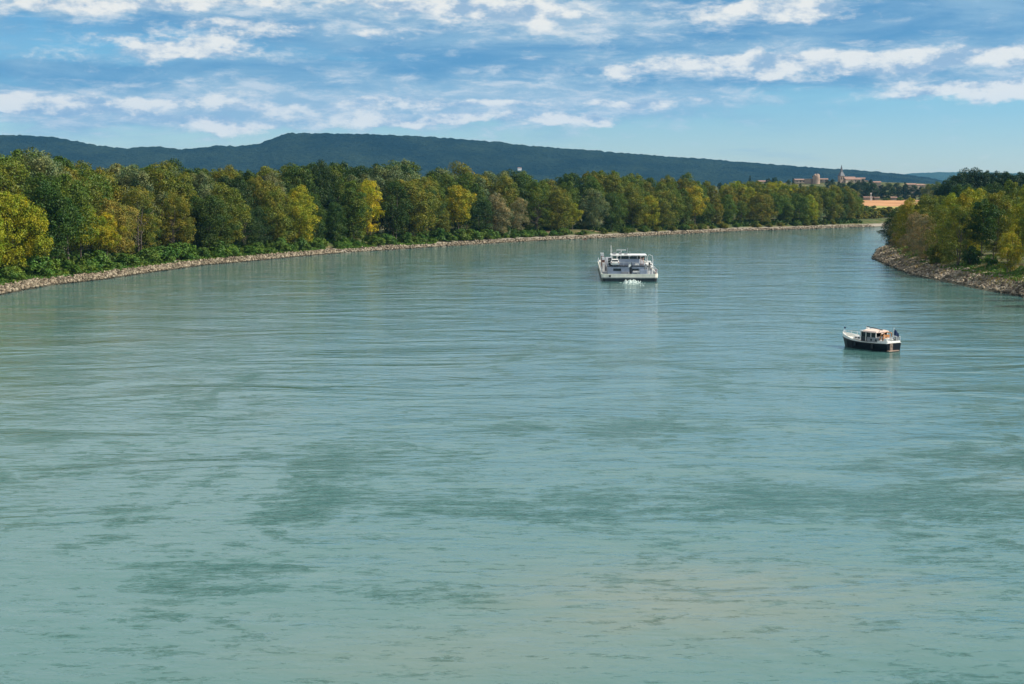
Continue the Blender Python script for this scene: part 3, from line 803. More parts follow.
# --- the right bank point: (column of the foot, row of the foot, ground height, row of the top, kind, colour, width, label)
RB = [
    (892.5, 248.5, 1.6, 214, 'oval', 'dark green', 1.25, 'dark rounded tree at the tip of the right bank point'),
    (903, 246, 2.6, 208, 'round', 'olive', .95, 'olive tree just right of the dark tree at the point'),
    (899, 250, 2.2, 231, 'airy', 'tan', 1.5, 'small tan bare-looking tree at the foot of the point trees'),
    (914, 253, 3.0, 212, 'wispy', 'tan', 1.0, 'pale tan wispy tree, left one of two on the point'),
    (925, 257, 3.0, 214, 'wispy', 'tan', 1.0, 'pale tan wispy tree, right one of two on the point'),
    (909, 247, 3.4, 199, 'oval', 'yellow-green', .9, 'yellow-green tree showing above the two tan trees, left'),
    (926, 248, 3.4, 199, 'round', 'olive', .9, 'olive tree showing above the two tan trees, right'),
    (941, 259, 3.2, 206, 'wispy', 'olive', .9, 'dark olive tree right of the tan trees on the right bank'),
    (957, 263, 3.0, 204, 'wispy', 'olive', .9, 'wide olive tree with dark base at middle of right bank'),
    (966, 256, 3.5, 190, 'oval', 'yellow-green', .85, 'tall yellow-green topped tree rising mid right bank'),
    (975, 254, 3.5, 194, 'round', 'yellow-green', .8, 'yellow-green tree right of the tall yellow-green topped one'),
    (949, 252, 3.5, 198, 'round', 'yellow-green', .85, 'yellow-green tree left of the tall yellow-green topped one'),
    (981, 262, 3.2, 200, 'high', 'deep green', .85, 'deep green shady tree behind the grassy patch'),
    (994, 260, 3.4, 192, 'airy', 'olive', 1.0, 'olive tree above the brown earth bank at right'),
    (1008.5, 272.5, 2.6, 232, 'airy', 'yellow-green', 1.15, 'sunlit small yellow-green tree with thin pale trunk, right bank'),
    (1008, 258, 3.5, 180, 'tall', 'mid green', .62, 'tallest slender tree of the right bank, top above its neighbours'),
    (1019, 263, 3.3, 203, 'airy', 'yellow-green', .9, 'yellow-green tree cut by the right edge of the photo'),
    (1034, 266, 3.3, 200, 'high', 'olive', .9, 'olive tree beyond the right edge, its crown just showing'),
    (972, 266, 2.6, 246, 'wild_shrub', 'deep green', .9, 'dark shrub in the shade behind the grassy patch'),
    (937, 262, 2.6, 246, 'wild_shrub', 'olive', .9, 'olive shrub under the dark olive tree on right bank'),
    (990, 268, 2.6, 254, 'wild_shrub', 'fresh green', .9, 'green shrub below the brown earth bank'),
]
for (px, py, gz, top, k, c, w, lab) in RB:
    p = G(px, py, gz); g = ground_z(p.x, p.y); h = z_of(top, p.y) - g
    sh = 'shrub' in k
    tree(k, p.x, p.y, max(h, 1.5), c, w, 'shrub' if sh else 'broadleaf_tree', 'shrub' if sh else 'tree', lab, 'shrubs under the right bank trees' if sh else 'trees on the right bank point')
# more trees inland of them and out to the right, which also shade the shore
n = 0
for (Y, X, h, c) in [(236, 99, 16, 'olive'), (224, 97, 15, 'mid green'), (212, 100, 17, 'olive'), (250, 106, 17, 'mid green'), (270, 111, 18, 'deep green'), (290, 114, 17, 'olive'), (310, 117, 17, 'mid green'),
                     (330, 121, 17, 'olive'), (352, 126, 16, 'deep green'), (375, 131, 16, 'yellow-green'), (400, 138, 16, 'olive'), (425, 146, 15, 'mid green'), (262, 122, 19, 'olive'),
                     (300, 130, 19, 'deep green'), (340, 138, 18, 'olive'), (385, 150, 18, 'mid green'), (440, 162, 18, 'olive'), (200, 96, 16, 'mid green'), (185, 99, 16, 'olive')]:
    n += 1; c0 = px_of((X, Y, 10))
    lab = f'{c} tree inside the right bank wood, {ORD[n] if n < 14 else ["fourteenth", "fifteenth", "sixteenth", "seventeenth", "eighteenth", "nineteenth"][n - 14]} counted from the near end'
    tree(rnd.choice(['round', 'oval', 'high', 'lumpy']), X + 5 + rnd.uniform(-1, 1), Y, h, c, .8, label=lab, group='inner trees of the right bank wood')
# dark wood behind, upper right
n = 0
for (px, top, Y) in [(950, 178, 505), (956, 171, 512), (966, 170, 520), (975, 169.5, 512), (984, 169, 525), (993, 169.5, 515), (1002, 170, 525), (1011, 170, 515), (1020, 172, 522),
                     (1030, 171, 518), (960, 182, 492), (975, 184, 480), (990, 183, 486), (1004, 186, 478), (1018, 184, 482), (1040, 176, 500), (940, 193, 470), (930, 196, 455), (921, 199, 450)]:
    n += 1; p = at_y(px, Y); g = ground_z(p.x, p.y)
    c = 'blue-green' if n < 11 or n == 16 else ('deep green' if n < 16 else 'olive')
    lab = (f'dark blue-green tree on the wood skyline at upper right, {ORD[min(n, 13)]} from its left end' if n < 11 else
           f'{c} tree below the dark skyline wood at upper right, {ORD[n - 10]} in its row')
    tree(rnd.choice(['round', 'oval', 'broad']), p.x, p.y, z_of(top + 3.5, Y) - g, c, .85, label=lab, group='dark wood at upper right')
# trees behind the field and round the village
n = 0
for (px, top, Y, k, c) in [(842, 184, 1190, 'round', 'blue-green'), (850, 182, 1200, 'round', 'dark green'), (857, 181, 1185, 'oval', 'blue-green'), (864, 183, 1195, 'round', 'blue-green'), (873, 184, 1180, 'round', 'dark green'),
                           (881, 185, 1190, 'oval', 'blue-green'), (888, 184, 1180, 'round', 'dark green'), (896, 184, 1185, 'round', 'blue-green'), (904, 182, 1180, 'spire', 'blue-green'), (905, 185, 1190, 'round', 'blue-green'),
                           (913, 186, 1185, 'round', 'dark green'), (921, 187, 1180, 'round', 'blue-green'), (929, 184, 1150, 'broad', 'olive'), (937, 183, 1140, 'round', 'mid green'), (946, 184, 1150, 'round', 'dark green'),
                           (934, 190, 980, 'broad', 'olive'), (924, 195, 960, 'round', 'mid green'), (944, 188, 960, 'round', 'deep green')]:
    n += 1; p = at_y(px, Y); g = ground_z(p.x, p.y)
    lab = ('narrow pointed dark tree standing out of the tree line behind the field' if k == 'spire' else
           f'{c} tree behind the pale field, {ORD[n] if n < 14 else ["fourteenth", "fifteenth", "sixteenth", "seventeenth", "eighteenth"][n - 14]} counting from the left')
    tree(k, p.x, p.y, max(4, z_of(top, Y) - g), c, 1.0 if k != 'spire' else 1.3, 'cypress_tree' if k == 'spire' else 'broadleaf_tree', label=lab, group='trees behind the pale field')
n = 0
for (px, top, Y, k, c, lab) in [(749.5, 175.5, 1330, 'spire', 'blue-green', 'lone dark cypress left of the village, standing furthest left'), (792.5, 178, 1330, 'spire', 'blue-green', 'dark cypress just left of the ruined tower'),
                                (739, 181, 1330, 'round', 'blue-green', 'dark tree left of the lone cypress near the village'), (768, 179, 1340, 'round', 'blue-green', 'dark tree among village walls, left of two'),
                                (774, 178, 1345, 'round', 'dark green', 'dark tree among village walls, right of two'), (800, 184, 1340, 'round', 'dark green', 'low dark tree just left of the ruined tower foot'),
                                (827, 180.5, 1330, 'round', 'blue-green', 'dark tree between tower and church, left of three'), (832, 179.5, 1335, 'round', 'blue-green', 'dark tree between tower and church, middle of three'),
                                (838, 182, 1330, 'round', 'dark green', 'dark tree in front of the church'), (758, 184, 1300, 'round', 'dark green', 'low dark tree right of the lone cypress'),
                                (783, 185, 1300, 'round', 'mid green', 'green tree below the village walls'), (720, 183, 1340, 'round', 'blue-green', 'dark tree furthest left on the village ridge'),
                                (704, 183, 1360, 'round', 'dark green', 'dark tree left of the furthest village ridge tree'), (870, 180, 1330, 'round', 'blue-green', 'dark tree right of the long pale village roofs'),
                                (862, 180, 1340, 'round', 'blue-green', 'dark tree at the right end of the village roofs')]:
    p = at_y(px, Y); g = ground_z(p.x, p.y)
    tree(k, p.x, p.y, max(4, z_of(top, Y) - g), c, 1.0 if k != 'spire' else 1.25, 'cypress_tree' if k == 'spire' else 'broadleaf_tree', label=lab, group='dark trees round the village')


extra = [(812, 188, 705, 'olive'), (823, 188, 712, 'mid green'), (832, 187, 716, 'olive'), (839, 189, 722, 'deep green'), (845, 190, 728, 'olive'), (851, 193, 735, 'mid green'), (856, 199, 745, 'olive'), (862, 206, 760, 'mid green')]
for j, (px, top, Y, c) in enumerate(extra):
    p = at_y(px, Y); g = ground_z(p.x, p.y)
    if g < .5: p.x -= 12; g = ground_z(p.x, p.y)
    tree(rnd.choice(['round', 'oval', 'lumpy']), p.x, p.y, max(4, z_of(top - 1.5, Y) - g), c, 1.0, label=f'{c} tree at the far right end of the left bank, {ORD[8 - j]} from its end', group='end trees of the left bank wood')
slope = [(796, 187, 1180, 'deep green'), (806, 187, 1220, 'mid green'), (816, 186.5, 1240, 'deep green'), (824, 187.5, 1200, 'olive'), (833, 187, 1250, 'mid green'), (842, 188, 1180, 'deep green'), (851, 188.5, 1120, 'olive'),
         (812, 184.5, 1300, 'deep green'), (846, 185, 1290, 'deep green'), (855, 184.5, 1300, 'mid green'), (788, 186, 1250, 'olive'), (776, 186, 1240, 'deep green'), (866, 184.5, 1290, 'mid green'), (788, 183.5, 1370, 'deep green')]
for j, (px, top, Y, c) in enumerate(sorted(slope)):
    p = at_y(px, Y); g = ground_z(p.x, p.y)
    tree(rnd.choice(['round', 'broad']), p.x, p.y, max(5, z_of(top, Y) - g), c, 1.25, label=f'{c} tree on the slope under the village, {ORD[j + 1]} from the left', group='trees on the slope under the village')


# ---------------------------------------------------------------- stones and ground cover along the banks
def stones(name, pts, s0, s1, n, dmin, dmax, smin, smax, seed, side):
    r = np.random.RandomState(seed); tab = arc_table(pts); V = []
    base = np.array([(-1, -1, -1), (1, -1, -1), (1, 1, -1), (-1, 1, -1), (-.8, -.8, 1), (.8, -.8, 1), (.8, .8, 1), (-.8, .8, 1)], float) * .5
    quad = [(0, 3, 2, 1), (4, 5, 6, 7), (0, 1, 5, 4), (1, 2, 6, 5), (2, 3, 7, 6), (3, 0, 4, 7)]
    S = r.uniform(s0, s1, n); D = dmin + (dmax - dmin) * r.rand(n) ** 1.1
    px_, py_ = [], []
    for s, d in zip(S, D):
        i = min(len(tab) - 2, int(np.searchsorted(tab, s)) - 1); a, b = pts[i], pts[i + 1]; t = (s - tab[i]) / (tab[i + 1] - tab[i])
        p = a.lerp(b, t); dr = (b - a).normalized(); nn = Vector((-dr.y, dr.x, 0)) * side; q = p + nn * d; px_.append(q.x); py_.append(q.y)
    Z, DD = height(np.array(px_), np.array(py_))
    ok = (DD > -1.2)
    F_ = []; SH = []
    for k in range(n):
        if not ok[k]: continue
        sz = smin + (smax - smin) * r.rand() ** 3.0; SH.append(r.rand()); v = base * sz * r.uniform(.6, 1.25, 3) + r.uniform(-.14, .14, (8, 3)) * sz
        ang = r.uniform(0, 6.28); tl = r.uniform(-.5, .5); c_, s_ = math.cos(ang), math.sin(ang)
        y2 = v[:, 1] * math.cos(tl) - v[:, 2] * math.sin(tl); z2 = v[:, 1] * math.sin(tl) + v[:, 2] * math.cos(tl)
        v = np.stack([v[:, 0] * c_ - y2 * s_, v[:, 0] * s_ + y2 * c_, z2], 1) + np.array([px_[k], py_[k], max(Z[k], -0.25) + sz * .18])
        b0 = len(V) * 8; V.append(v); F_.append(np.array(quad).ravel() + b0)
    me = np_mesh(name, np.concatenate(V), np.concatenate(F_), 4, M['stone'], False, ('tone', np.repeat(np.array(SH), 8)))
    o = bpy.data.objects.new(name, me); col.objects.link(o); tag(o, kind='stuff'); return o


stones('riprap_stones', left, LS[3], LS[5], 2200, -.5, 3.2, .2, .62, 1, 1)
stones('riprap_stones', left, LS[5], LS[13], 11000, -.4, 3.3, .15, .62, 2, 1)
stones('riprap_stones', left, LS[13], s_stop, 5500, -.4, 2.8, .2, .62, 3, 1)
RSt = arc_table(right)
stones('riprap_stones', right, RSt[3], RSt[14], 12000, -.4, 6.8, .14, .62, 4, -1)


def tufts(name, pts, s0, s1, n, dmin, dmax, hgt, color, seed, side, mask=None):
    r = np.random.RandomState(seed); tab = arc_table(pts); xs, ys = [], []
    for k in range(n):
        s = r.uniform(s0, s1); d = r.uniform(dmin, dmax)
        i = min(len(tab) - 2, int(np.searchsorted(tab, s)) - 1); a, b = pts[i], pts[i + 1]; t = (s - tab[i]) / (tab[i + 1] - tab[i])
        dr = (b - a).normalized(); nn = Vector((-dr.y, dr.x, 0)) * side; q = a.lerp(b, t) + nn * d; xs.append(q.x); ys.append(q.y)
    xs, ys = np.array(xs), np.array(ys); Z, D = height(xs, ys)
    nz = fbm(xs, ys, seed, 7.0, 3); ok = (D > dmin * .6) & (nz > 0.46); xs, ys, Z = xs[ok], ys[ok], Z[ok]; n = len(xs)
    P = np.stack([xs, ys, Z], 1); th = r.uniform(0, 6.28, n); a = np.stack([np.cos(th), np.sin(th), 0 * th], 1) * (hgt * r.uniform(.3, .7, n))[:, None]
    up = np.stack([r.normal(0, .35, n), r.normal(0, .35, n), 1 + 0 * th], 1) * (hgt * r.uniform(.5, 1.4, n))[:, None]
    q = np.stack([P - a, P + a, P + a * .6 + up, P - a * .6 + up], 1).reshape(-1, 3)
    me = np_mesh(name, q, np.arange(len(q)), 4, M['foliage'], False, ('leaf', np.repeat(r.rand(n), 4)))
    o = bpy.data.objects.new(name, me); col.objects.link(o); o.color = (*COL[color], 1); tag(o, kind='stuff'); return o


tufts('bank_grass', left, LS[3], LS[15], 30000, 2.6, 12, .45, 'fresh green', 8, 1)
tufts('undergrowth', left, LS[3], s_stop, 22000, 8, 22, 1.1, 'deep green', 9, 1)
tufts('bank_grass', right, RSt[3], RSt[14], 26000, 4.6, 13, .35, 'fresh green', 10, -1)
tufts('dry_grass', right, RSt[3], RSt[14], 15000, 2.0, 14, .30, 'tan', 12, -1)


# ---------------------------------------------------------------- the field beyond
def build_field():
    m = bpy.data.materials.new('stubble_field'); m.use_nodes = True; t = m.node_tree; N = NT(t); b = t.nodes['Principled BSDF']
    b.inputs['Roughness'].default_value = 1.0; b.inputs['Specular IOR Level'].default_value = 0.0
    tc = N.node('ShaderNodeTexCoord'); P = tc.outputs['Object']
    n1 = N.noise(N.mapping(P, scale=(.5, 1, 1)), 0.05, 4, 0.6)
    n2 = N.noise(N.mapping(P, scale=(.12, 1, 1)), 0.12, 5, 0.7); n3 = N.noise(P, 0.018, 3, 0.6)
    c = N.mix(N.smooth(n1, .35, .65), (0.33, 0.165, 0.085, 1), (0.50, 0.28, 0.145, 1))
    c = N.mix(N.smooth(n2, .52, .66, 0, .6), c, (0.26, 0.15, 0.09, 1))
    c = N.mix(N.smooth(n3, .54, .62), c, (0.30, 0.29, 0.10, 1))
    t.links.new(c, b.inputs['Base Color'])
    V, Fc = [], []; nu, nv = 40, 24
    for j in range(nv + 1):
        Y = 900 + (1172 - 900) * j / nv
        for i in range(nu + 1):
            p = at_y(852 + (948 - 852) * i / nu, Y, 6); V.append((p.x, p.y))
    A = np.array(V); Z, _ = height(A[:, 0], A[:, 1]); V3 = np.column_stack([A, Z + 0.45])
    for j in range(nv):
        for i in range(nu):
            a = j * (nu + 1) + i; Fc += [a, a + 1, a + nu + 2, a + nu + 1]
    me = np_mesh('field', V3, np.array(Fc), 4, m, True); o = bpy.data.objects.new('field', me); col.objects.link(o); tag(o, kind='structure')


build_field()


# ---------------------------------------------------------------- village
def house(px, Y, w, d, h, rz, label, wallm='plaster', z=None, roof=1.1, eave_row=None, group='houses of the village', cat='house'):
    p = at_y(px, Y); g = ground_z(p.x, p.y)
    if eave_row is not None: h = max(3, z_of(eave_row, Y) - g)
    r = empty('village_house', (p.x, p.y, g - 0.3), rz, label, cat, group)
    box_part('wall', M[wallm], r, -w / 2, w / 2, -d / 2, d / 2, 0, h + .3)
    e = .45
    if group == 'houses of the village': box_part('lean_to', M[wallm], r, w / 2 + .01, w / 2 + 3.2, -d / 3, d / 3, 0, h * .6)
    MB().prism([(-d / 2 - e, h + .32), (d / 2 + e, h + .32), (0, h + .32 + roof)], -w / 2 - e, w / 2 + e, 'x').build('roof', M['roof'], r)
    k = 0
    nw = max(2, int(w / 3.2))
    for fl in range(max(1, int(h / 3.0))):
        for i in range(nw):
            x = -w / 2 + (i + .5) * w / nw; z0 = fl * 3.0 + 1.3
            if z0 + 1.4 > h: continue
            box_part('window', M['glass'], r, x - .45, x + .45, -d / 2 - .06, -d / 2 + .05, z0, z0 + 1.3)
    return r


for a in [(763, 1395, 11, 8, 184.2, 'long pale house left of the two dark village trees'),
          (800, 1395, 13, 9, 182.6, 'wide pale house at the ruined tower, left side'),
          (822, 1400, 9, 8, 181.8, 'bright pale house just right of the ruined tower'), (853, 1395, 12, 9, 182.6, 'long pale house with the widest tiled roof, right of church'), (860, 1415, 8, 8, 183.4, 'pale house at the right end of the village'),
          ]:
    house(a[0], a[1], a[2], a[3], 5, R(rnd.uniform(-18, 18)), a[5], eave_row=a[4])
for (px, Y, w, ev, lab) in [(876, 1260, 6, 182.5, 'small pale house above the trees behind the field, left'), (910, 1290, 8, 184.6, 'white-walled house above the trees behind the field, middle'),
                            (918.5, 1300, 8, 185.2, 'pale house above the trees behind the field, right')]:
    house(px, Y, w, 8, 5, R(rnd.uniform(-15, 15)), lab, eave_row=ev, group='houses behind the field trees')
for (px, Y, w, h, lab) in [(867.5, 1176, 7, 2.6, 'small pale shed at the top edge of the field, left'), (876, 1178, 4, 2.2, 'tiny white hut at the top edge of the field, middle'),
                           (893, 1178, 5, 2.2, 'tiny pale hut at the top edge of the field, right')]:
    house(px, Y, w, 4, h, 0, lab, roof=.9, group='huts at the top of the field', cat='hut')
# slender white post at the top of the field
p = at_y(870.5, 1165); g = ground_z(p.x, p.y); po = empty('post', (p.x, p.y, g), 0, 'slender white post standing at the top left of the field', 'post')
MB().tube([(0, 0, 0), (0, 0, 6.0)], .3, 6, .2).build('shaft', M['white'], po); MB().box(-.6, .6, -.4, .4, 6.0, 6.7).build('head', M['white'], po)


def ruined_tower():
    Y = 1380; p = at_y(815.5, Y); g = ground_z(p.x, p.y); H = z_of(173.2, Y) - g
    r = empty('stone_tower', (p.x, p.y, g - 1), R(-28), 'pinkish stone tower with a rounded broken top above the village', 'tower')
    mb = MB(); n = 14; rings = []
    for z, k in ((0, 1.06), (H * .55, 1.0), (H * .80, .97), (H * .90, .9), (H * .96, .72), (H * 1.0, .40)):
        rings.append([(3.5 * k * math.cos(2 * math.pi * i / n), 3.5 * k * math.sin(2 * math.pi * i / n), z + (0.7 * math.sin(i * 2.1) if k < .95 else 0) - (2.2 if k < .93 and 5 <= i <= 8 else 0)) for i in range(n)])
    mb.loft(rings).build('wall', M['tower'], r, smooth=False)
    box_part('opening', M['glass'], r, -3.7, -2.6, -1.6, 1.0, H * .74, H * .84)
    MB().tube([(-.5, 0, H * .99), (-.5, 0, H * 1.0 + 2.6)], .18, 5, .08).build('mast', M['slate'], r)
    w = MB().box(-11, -4, -2.5, 2.5, 0, H * .58).build('side_wall', M['tower'], r)
    return r


ruined_tower()


def church():
    Y = 1390; p = at_y(840.5, Y); g = ground_z(p.x, p.y)
    r = empty('church', (p.x, p.y, g - 1), R(20), 'village church with a pointed dark grey spire', 'church')
    zb = z_of(176, Y) - g + 1; zt = z_of(165.0, Y) - g + 1
    box_part('bell_tower', M['tower'], r, -2.3, 2.3, -2.3, 2.3, 0, zb)
    MB().loft([[(a * 2.7, b * 2.7, zb) for a, b in ((-1, -1), (1, -1), (1, 1), (-1, 1))], [(a * 1.1, b * 1.1, zb + (zt - zb) * .35) for a, b in ((-1, -1), (1, -1), (1, 1), (-1, 1))],
               [(a * .12, b * .12, zt) for a, b in ((-1, -1), (1, -1), (1, 1), (-1, 1))]]).build('spire', M['slate'], r)
    for s_ in (-1, 1):
        box_part('belfry_opening', M['glass'], r, s_ * 1.1 - .5, s_ * 1.1 + .5, -2.42, -2.25, zb - 3.2, zb - 1.0)
    box_part('nave_wall', M['plaster'], r, 2.4, 15, -4, 4, 0, zb * .55)
    MB().prism([(-4.5, zb * .55 + .02), (4.5, zb * .55 + .02), (0, zb * .55 + 2.8)], 2.4, 15.4, 'x').build('roof', M['roof'], r)


church()
# lone white house and another pale one far away on the hill slopes
for (px, row, Y, s_, lab) in [(519.5, 168.5, 4250, 11, 'tiny white house alone on the wooded hill slope')]:
    d_ = ray(px, row); k = Y / d_.y; x = d_.x * k; z = CAM_H + d_.z * k
    r = empty('hillside_house', (x, Y, z - 6), R(8), lab, 'house')
    box_part('wall', M['white'], r, -s_ / 2, s_ / 2, -4, 4, 0, 7); MB().prism([(-4.6, 7.02), (4.6, 7.02), (0, 9)], -s_ / 2 - .5, s_ / 2 + .5, 'x').build('roof', M['roof'], r)

# driftwood heap on the far shore, behind and left of the barge
p0 = G(585, 236.5, 1.2)
for k in range(9):
    L = rnd.uniform(3, 7); a = rnd.uniform(-.6, .6); x = p0.x + rnd.uniform(-4.5, 7); y = p0.y + rnd.uniform(-1, 2.0); z = ground_z(x, y) + .35 + .25 * (k % 3)
    o = MB().tube([(-L / 2, 0, 0), (0, rnd.uniform(-.2, .2), .2), (L / 2, 0, rnd.uniform(-.1, .7))], .26, 6, .12).build('driftwood_log', M['rustlog' if k % 3 else 'log'])
    o.location = (x, y, z); o.rotation_euler = (0, 0, a)
    tag(o, 'bare log in the driftwood heap on the far shore left of the barge', 'log', 'driftwood logs heaped on the far shore')


# ---------------------------------------------------------------- the barge
def hull_rings(L, B, zs, sections, flare=1.0):
    """half-breadth table -> closed rings round the hull at each height; y forward"""
    rings = []
    for z, kx, ky in zs:
        pts = []
        for (t, hb) in sections: pts.append((hb * B / 2 * kx, t * L * ky, z))
        ring = [(x, y, z_) for x, y, z_ in pts] + [(-x, y, z_) for x, y, z_ in reversed(pts)]
        rings.append(ring)
    return rings


def build_barge():
    p = G(629.8, 281.6); L = 64.0; B = 11.3
    r = empty('river_barge', (p.x, p.y, 0), R(-2.6), 'long cream-sterned cargo barge with white-roofed wheelhouse, seen from behind', 'barge')
    sec = [(0, .90), (.004, .97), (.02, 1.0), (.80, 1.0), (.88, .94), (.94, .74), (.98, .42), (1.0, .12)]
    MB().loft(hull_rings(L, B, [(-1.0, .96, .985), (0.0, .985, .99), (.66, 1.0, 1.0)], sec)).build('hull', M['hulldark'], r)
    # bulwark: a band standing proud above the hull with an inner face
    out = hull_rings(L, B, [(.662, 1.012, 1.001), (1.55, 1.02, 1.003)], sec); inn = hull_rings(L, B, [(1.55, .985, .998), (1.12, .985, .998)], sec)
    for q in inn:
        for i in range(len(q)): q[i] = (q[i][0], q[i][1] + .12, q[i][2])
    MB().loft(out + inn, cap=False).build('bulwark', M['cream'], r)
    MB().loft([[(x * .984, y, 1.15) for x, y, z in out[0]], [(x * .984, y, 1.17) for x, y, z in out[0]]]).build('deck', M['deck'], r)
    rub = MB(); rub.box(-5.6, 5.6, -.10, .02, .70, .84); rub.build('rubbing_strake', M['deck'], r)
    box_part('scupper', M['black'], r, -4.25, -3.85, -.06, .02, .95, 1.3)
    # lower deckhouse
    dh = box_part('deckhouse', M['bluegrey'], r, -4.35, 3.0, 2.6, 13.5, 1.17, 2.9, bevel=.04)
    for x0, x1, mm in ((-3.3, -1.7, 'glass'), (.55, 1.9, 'glass')): box_part('window', M[mm], dh, x0, x1, 2.52, 2.62, 2.02, 2.5)
    box_part('door', M['hulldark'], dh, .02, .50, 2.5, 2.62, 1.2, 2.75)
    for x in (-1.2, -.4, 1.5, 2.3): box_part('vent', M['white'], dh, x, x + .35, 2.3, 2.6, 1.25, 1.75)
    box_part('locker', M['white'], r, .7, 2.1, 1.7, 2.3, 1.75, 2.05); box_part('locker', M['grey'], r, -1.6, -.2, 1.5, 2.2, 1.17, 1.85, bevel=.03)
    box_part('locker', M['bluegrey'], r, 2.1, 3.6, 1.4, 2.1, 1.17, 2.3, bevel=.03)
    box_part('roof_edge', M['hulldark'], r, -4.5, 3.15, 2.45, 13.6, 2.902, 3.0)
    # upper deckhouse and wheelhouse
    box_part('upper_house', M['bluegrey'], r, -2.15, 2.2, 6.4, 12.6, 3.002, 4.25, bevel=.04)
    wh = box_part('wheelhouse', M['white'], r, -3.4, 3.35, 7.0, 12.0, 4.252, 4.9)
    for x0, x1 in ((-2.25, -.05), (.22, 2.3)): box_part('window', M['glass'], wh, x0, x1, 6.9, 7.02, 4.3, 4.86)
    box_part('window', M['green_glass'], wh, -3.45, -2.6, 6.85, 7.5, 3.9, 4.88); box_part('window', M['green_glass'], wh, 2.6, 3.4, 6.9, 7.5, 4.1, 4.86)
    rf = box_part('wheelhouse_roof', M['white'], r, -3.75, 3.75, 6.2, 12.8, 4.902, 5.12, bevel=.05)
    for x in (-2.6, -.1, 2.3): box_part('roof_beam', M['white'], rf, x, x + .5, 6.1, 6.3, 4.86, 5.0)
    for x, w_, h in ((-3.2, .5, .35), (-2.0, .55, .5), (-.9, .6, .3)): box_part('roof_locker', M['grey'], rf, x, x + w_, 8, 9, 5.122, 5.122 + h)
    for x in (-3.4, -1.7, .0, 1.7, 3.3): box_part('window_post', M['white'], wh, x, x + .12, 6.84, 7.0, 4.25, 4.9)
    ur = MB(); ur.tube([(-4.3, 2.7, 3.75), (3.0, 2.7, 3.75)], .04, 4)
    for k in range(8): ur.tube([(-4.3 + k * 1.04, 2.7, 3.0), (-4.3 + k * 1.04, 2.7, 3.75)], .035, 4)
    ur.build('upper_deck_rail', M['metal'], r)
    box_part('life_raft', M['white'], r, 1.1, 2.0, 3.6, 4.2, 3.05, 3.45, bevel=.1)
    rd = MB(); rd.tube([(-1.5, 9.5, 5.12), (-1.5, 9.5, 5.95)], .08, 6); rd.box(-2.5, -.5, 9.4, 9.6, 5.95, 6.08); rd.build('radar', M['white'], r)
    for x, h in ((-3.3, 1.15), (-2.6, .8), (-.2, 1.3), (.3, .7)):
        MB().tube([(x, 9, 5.12), (x, 9, 5.12 + h)], .05, 5).build('antenna', M['grey'], rf)
    # ensign on the stern
    MB().tube([(.28, 1.2, 1.17), (.32, .4, 3.9)], .07, 6).build('flagstaff', M['hulldark'], r)
    v = []; 
    for i in range(7):
        for j in range(4): v.append((.30 - .10 * i, .46 + .10 * math.sin(i * 1.3), 3.85 - .20 * j - .08 * i))
    mesh_obj('flag', v, [(i * 4 + j, (i + 1) * 4 + j, (i + 1) * 4 + j + 1, i * 4 + j + 1) for i in range(6) for j in range(3)], M['white'], r)
    fn = box_part('funnel', M['hulldark'], r, -4.25, -3.55, 8.2, 9.6, 3.002, 4.35, bevel=.06); box_part('funnel_band', M['white'], fn, -4.27, -3.53, 8.18, 9.62, 3.9, 4.05)
    # rear ladder
    ld = MB()
    for x in (2.45, 3.0): ld.tube([(x, 6.1, 1.2), (x, 6.2, 4.6)], .06, 5)
    for k in range(9): ld.tube([(2.45, 6.12, 1.5 + .35 * k), (3.0, 6.12, 1.5 + .35 * k)], .05, 5)
    ld.build('ladder', M['pinkpaint'], r)
    # davit crane that carries the dinghy
    dv = MB(); dv.tube([(4.9, 5.5, 1.17), (4.9, 5.5, 4.3), (4.75, 5.3, 5.0), (4.2, 4.6, 5.25)], .07, 6); dv.tube([(3.9, 8.0, 1.17), (3.9, 8.0, 4.6), (4.2, 7.8, 5.1)], .07, 6)
    dv.build('davit', M['metal'], r)
    cr = MB()
    for x in (3.4, 4.1, 4.8): cr.tube([(x, 4.2, 1.17), (x, 4.2, 2.72)], .08, 5); cr.tube([(x, 6.4, 1.17), (x, 6.4, 2.72)], .08, 5)
    cr.box(3.2, 5.0, 4.0, 6.8, 2.70, 2.78); cr.build('dinghy_cradle', M['white'], r)
    # side rails
    for sx in (-1, 1):
        rl = MB()
        for k in range(24):
            y = .6 + k * 2.3; rl.tube([(sx * 5.62, y, 1.5), (sx * 5.62, y, 2.35)], .04, 4)
        for z in (1.95, 2.35): rl.tube([(sx * 5.62, .6, z), (sx * 5.62, 53.5, z)], .035, 4)
        rl.build('side_rail', M['metal'], r)
    rl = MB()
    for k in range(7): rl.tube([(3.4 + .33 * k, .25, 1.5), (3.4 + .33 * k, .25, 2.2)], .035, 4)
    rl.tube([(3.4, .25, 2.2), (5.4, .25, 2.2)], .035, 4); rl.build('stern_rail', M['metal'], r)
    MB().tube([(5.3, .3, 1.5), (5.3, .3, 2.5)], .09, 6).build('stern_post', M['red'], r)
    # cargo hold, coaming and hatch covers
    hold = box_part('hold_coaming', M['grey'], r, -4.4, 4.4, 15.5, 52, 1.17, 2.2, bevel=.04)
    for k in range(9):
        MB().prism([(-4.5, 2.2), (4.5, 2.2), (3.9, 2.55), (-3.9, 2.55)], 15.6 + k * 4.04, 15.6 + k * 4.04 + 3.95, 'y').build('hatch_cover', M['grey'], r)
    MB().tube([(-2.5, 56, 1.17), (-2.5, 56, 5.2)], .1, 6, .06).build('foremast', M['white'], r)
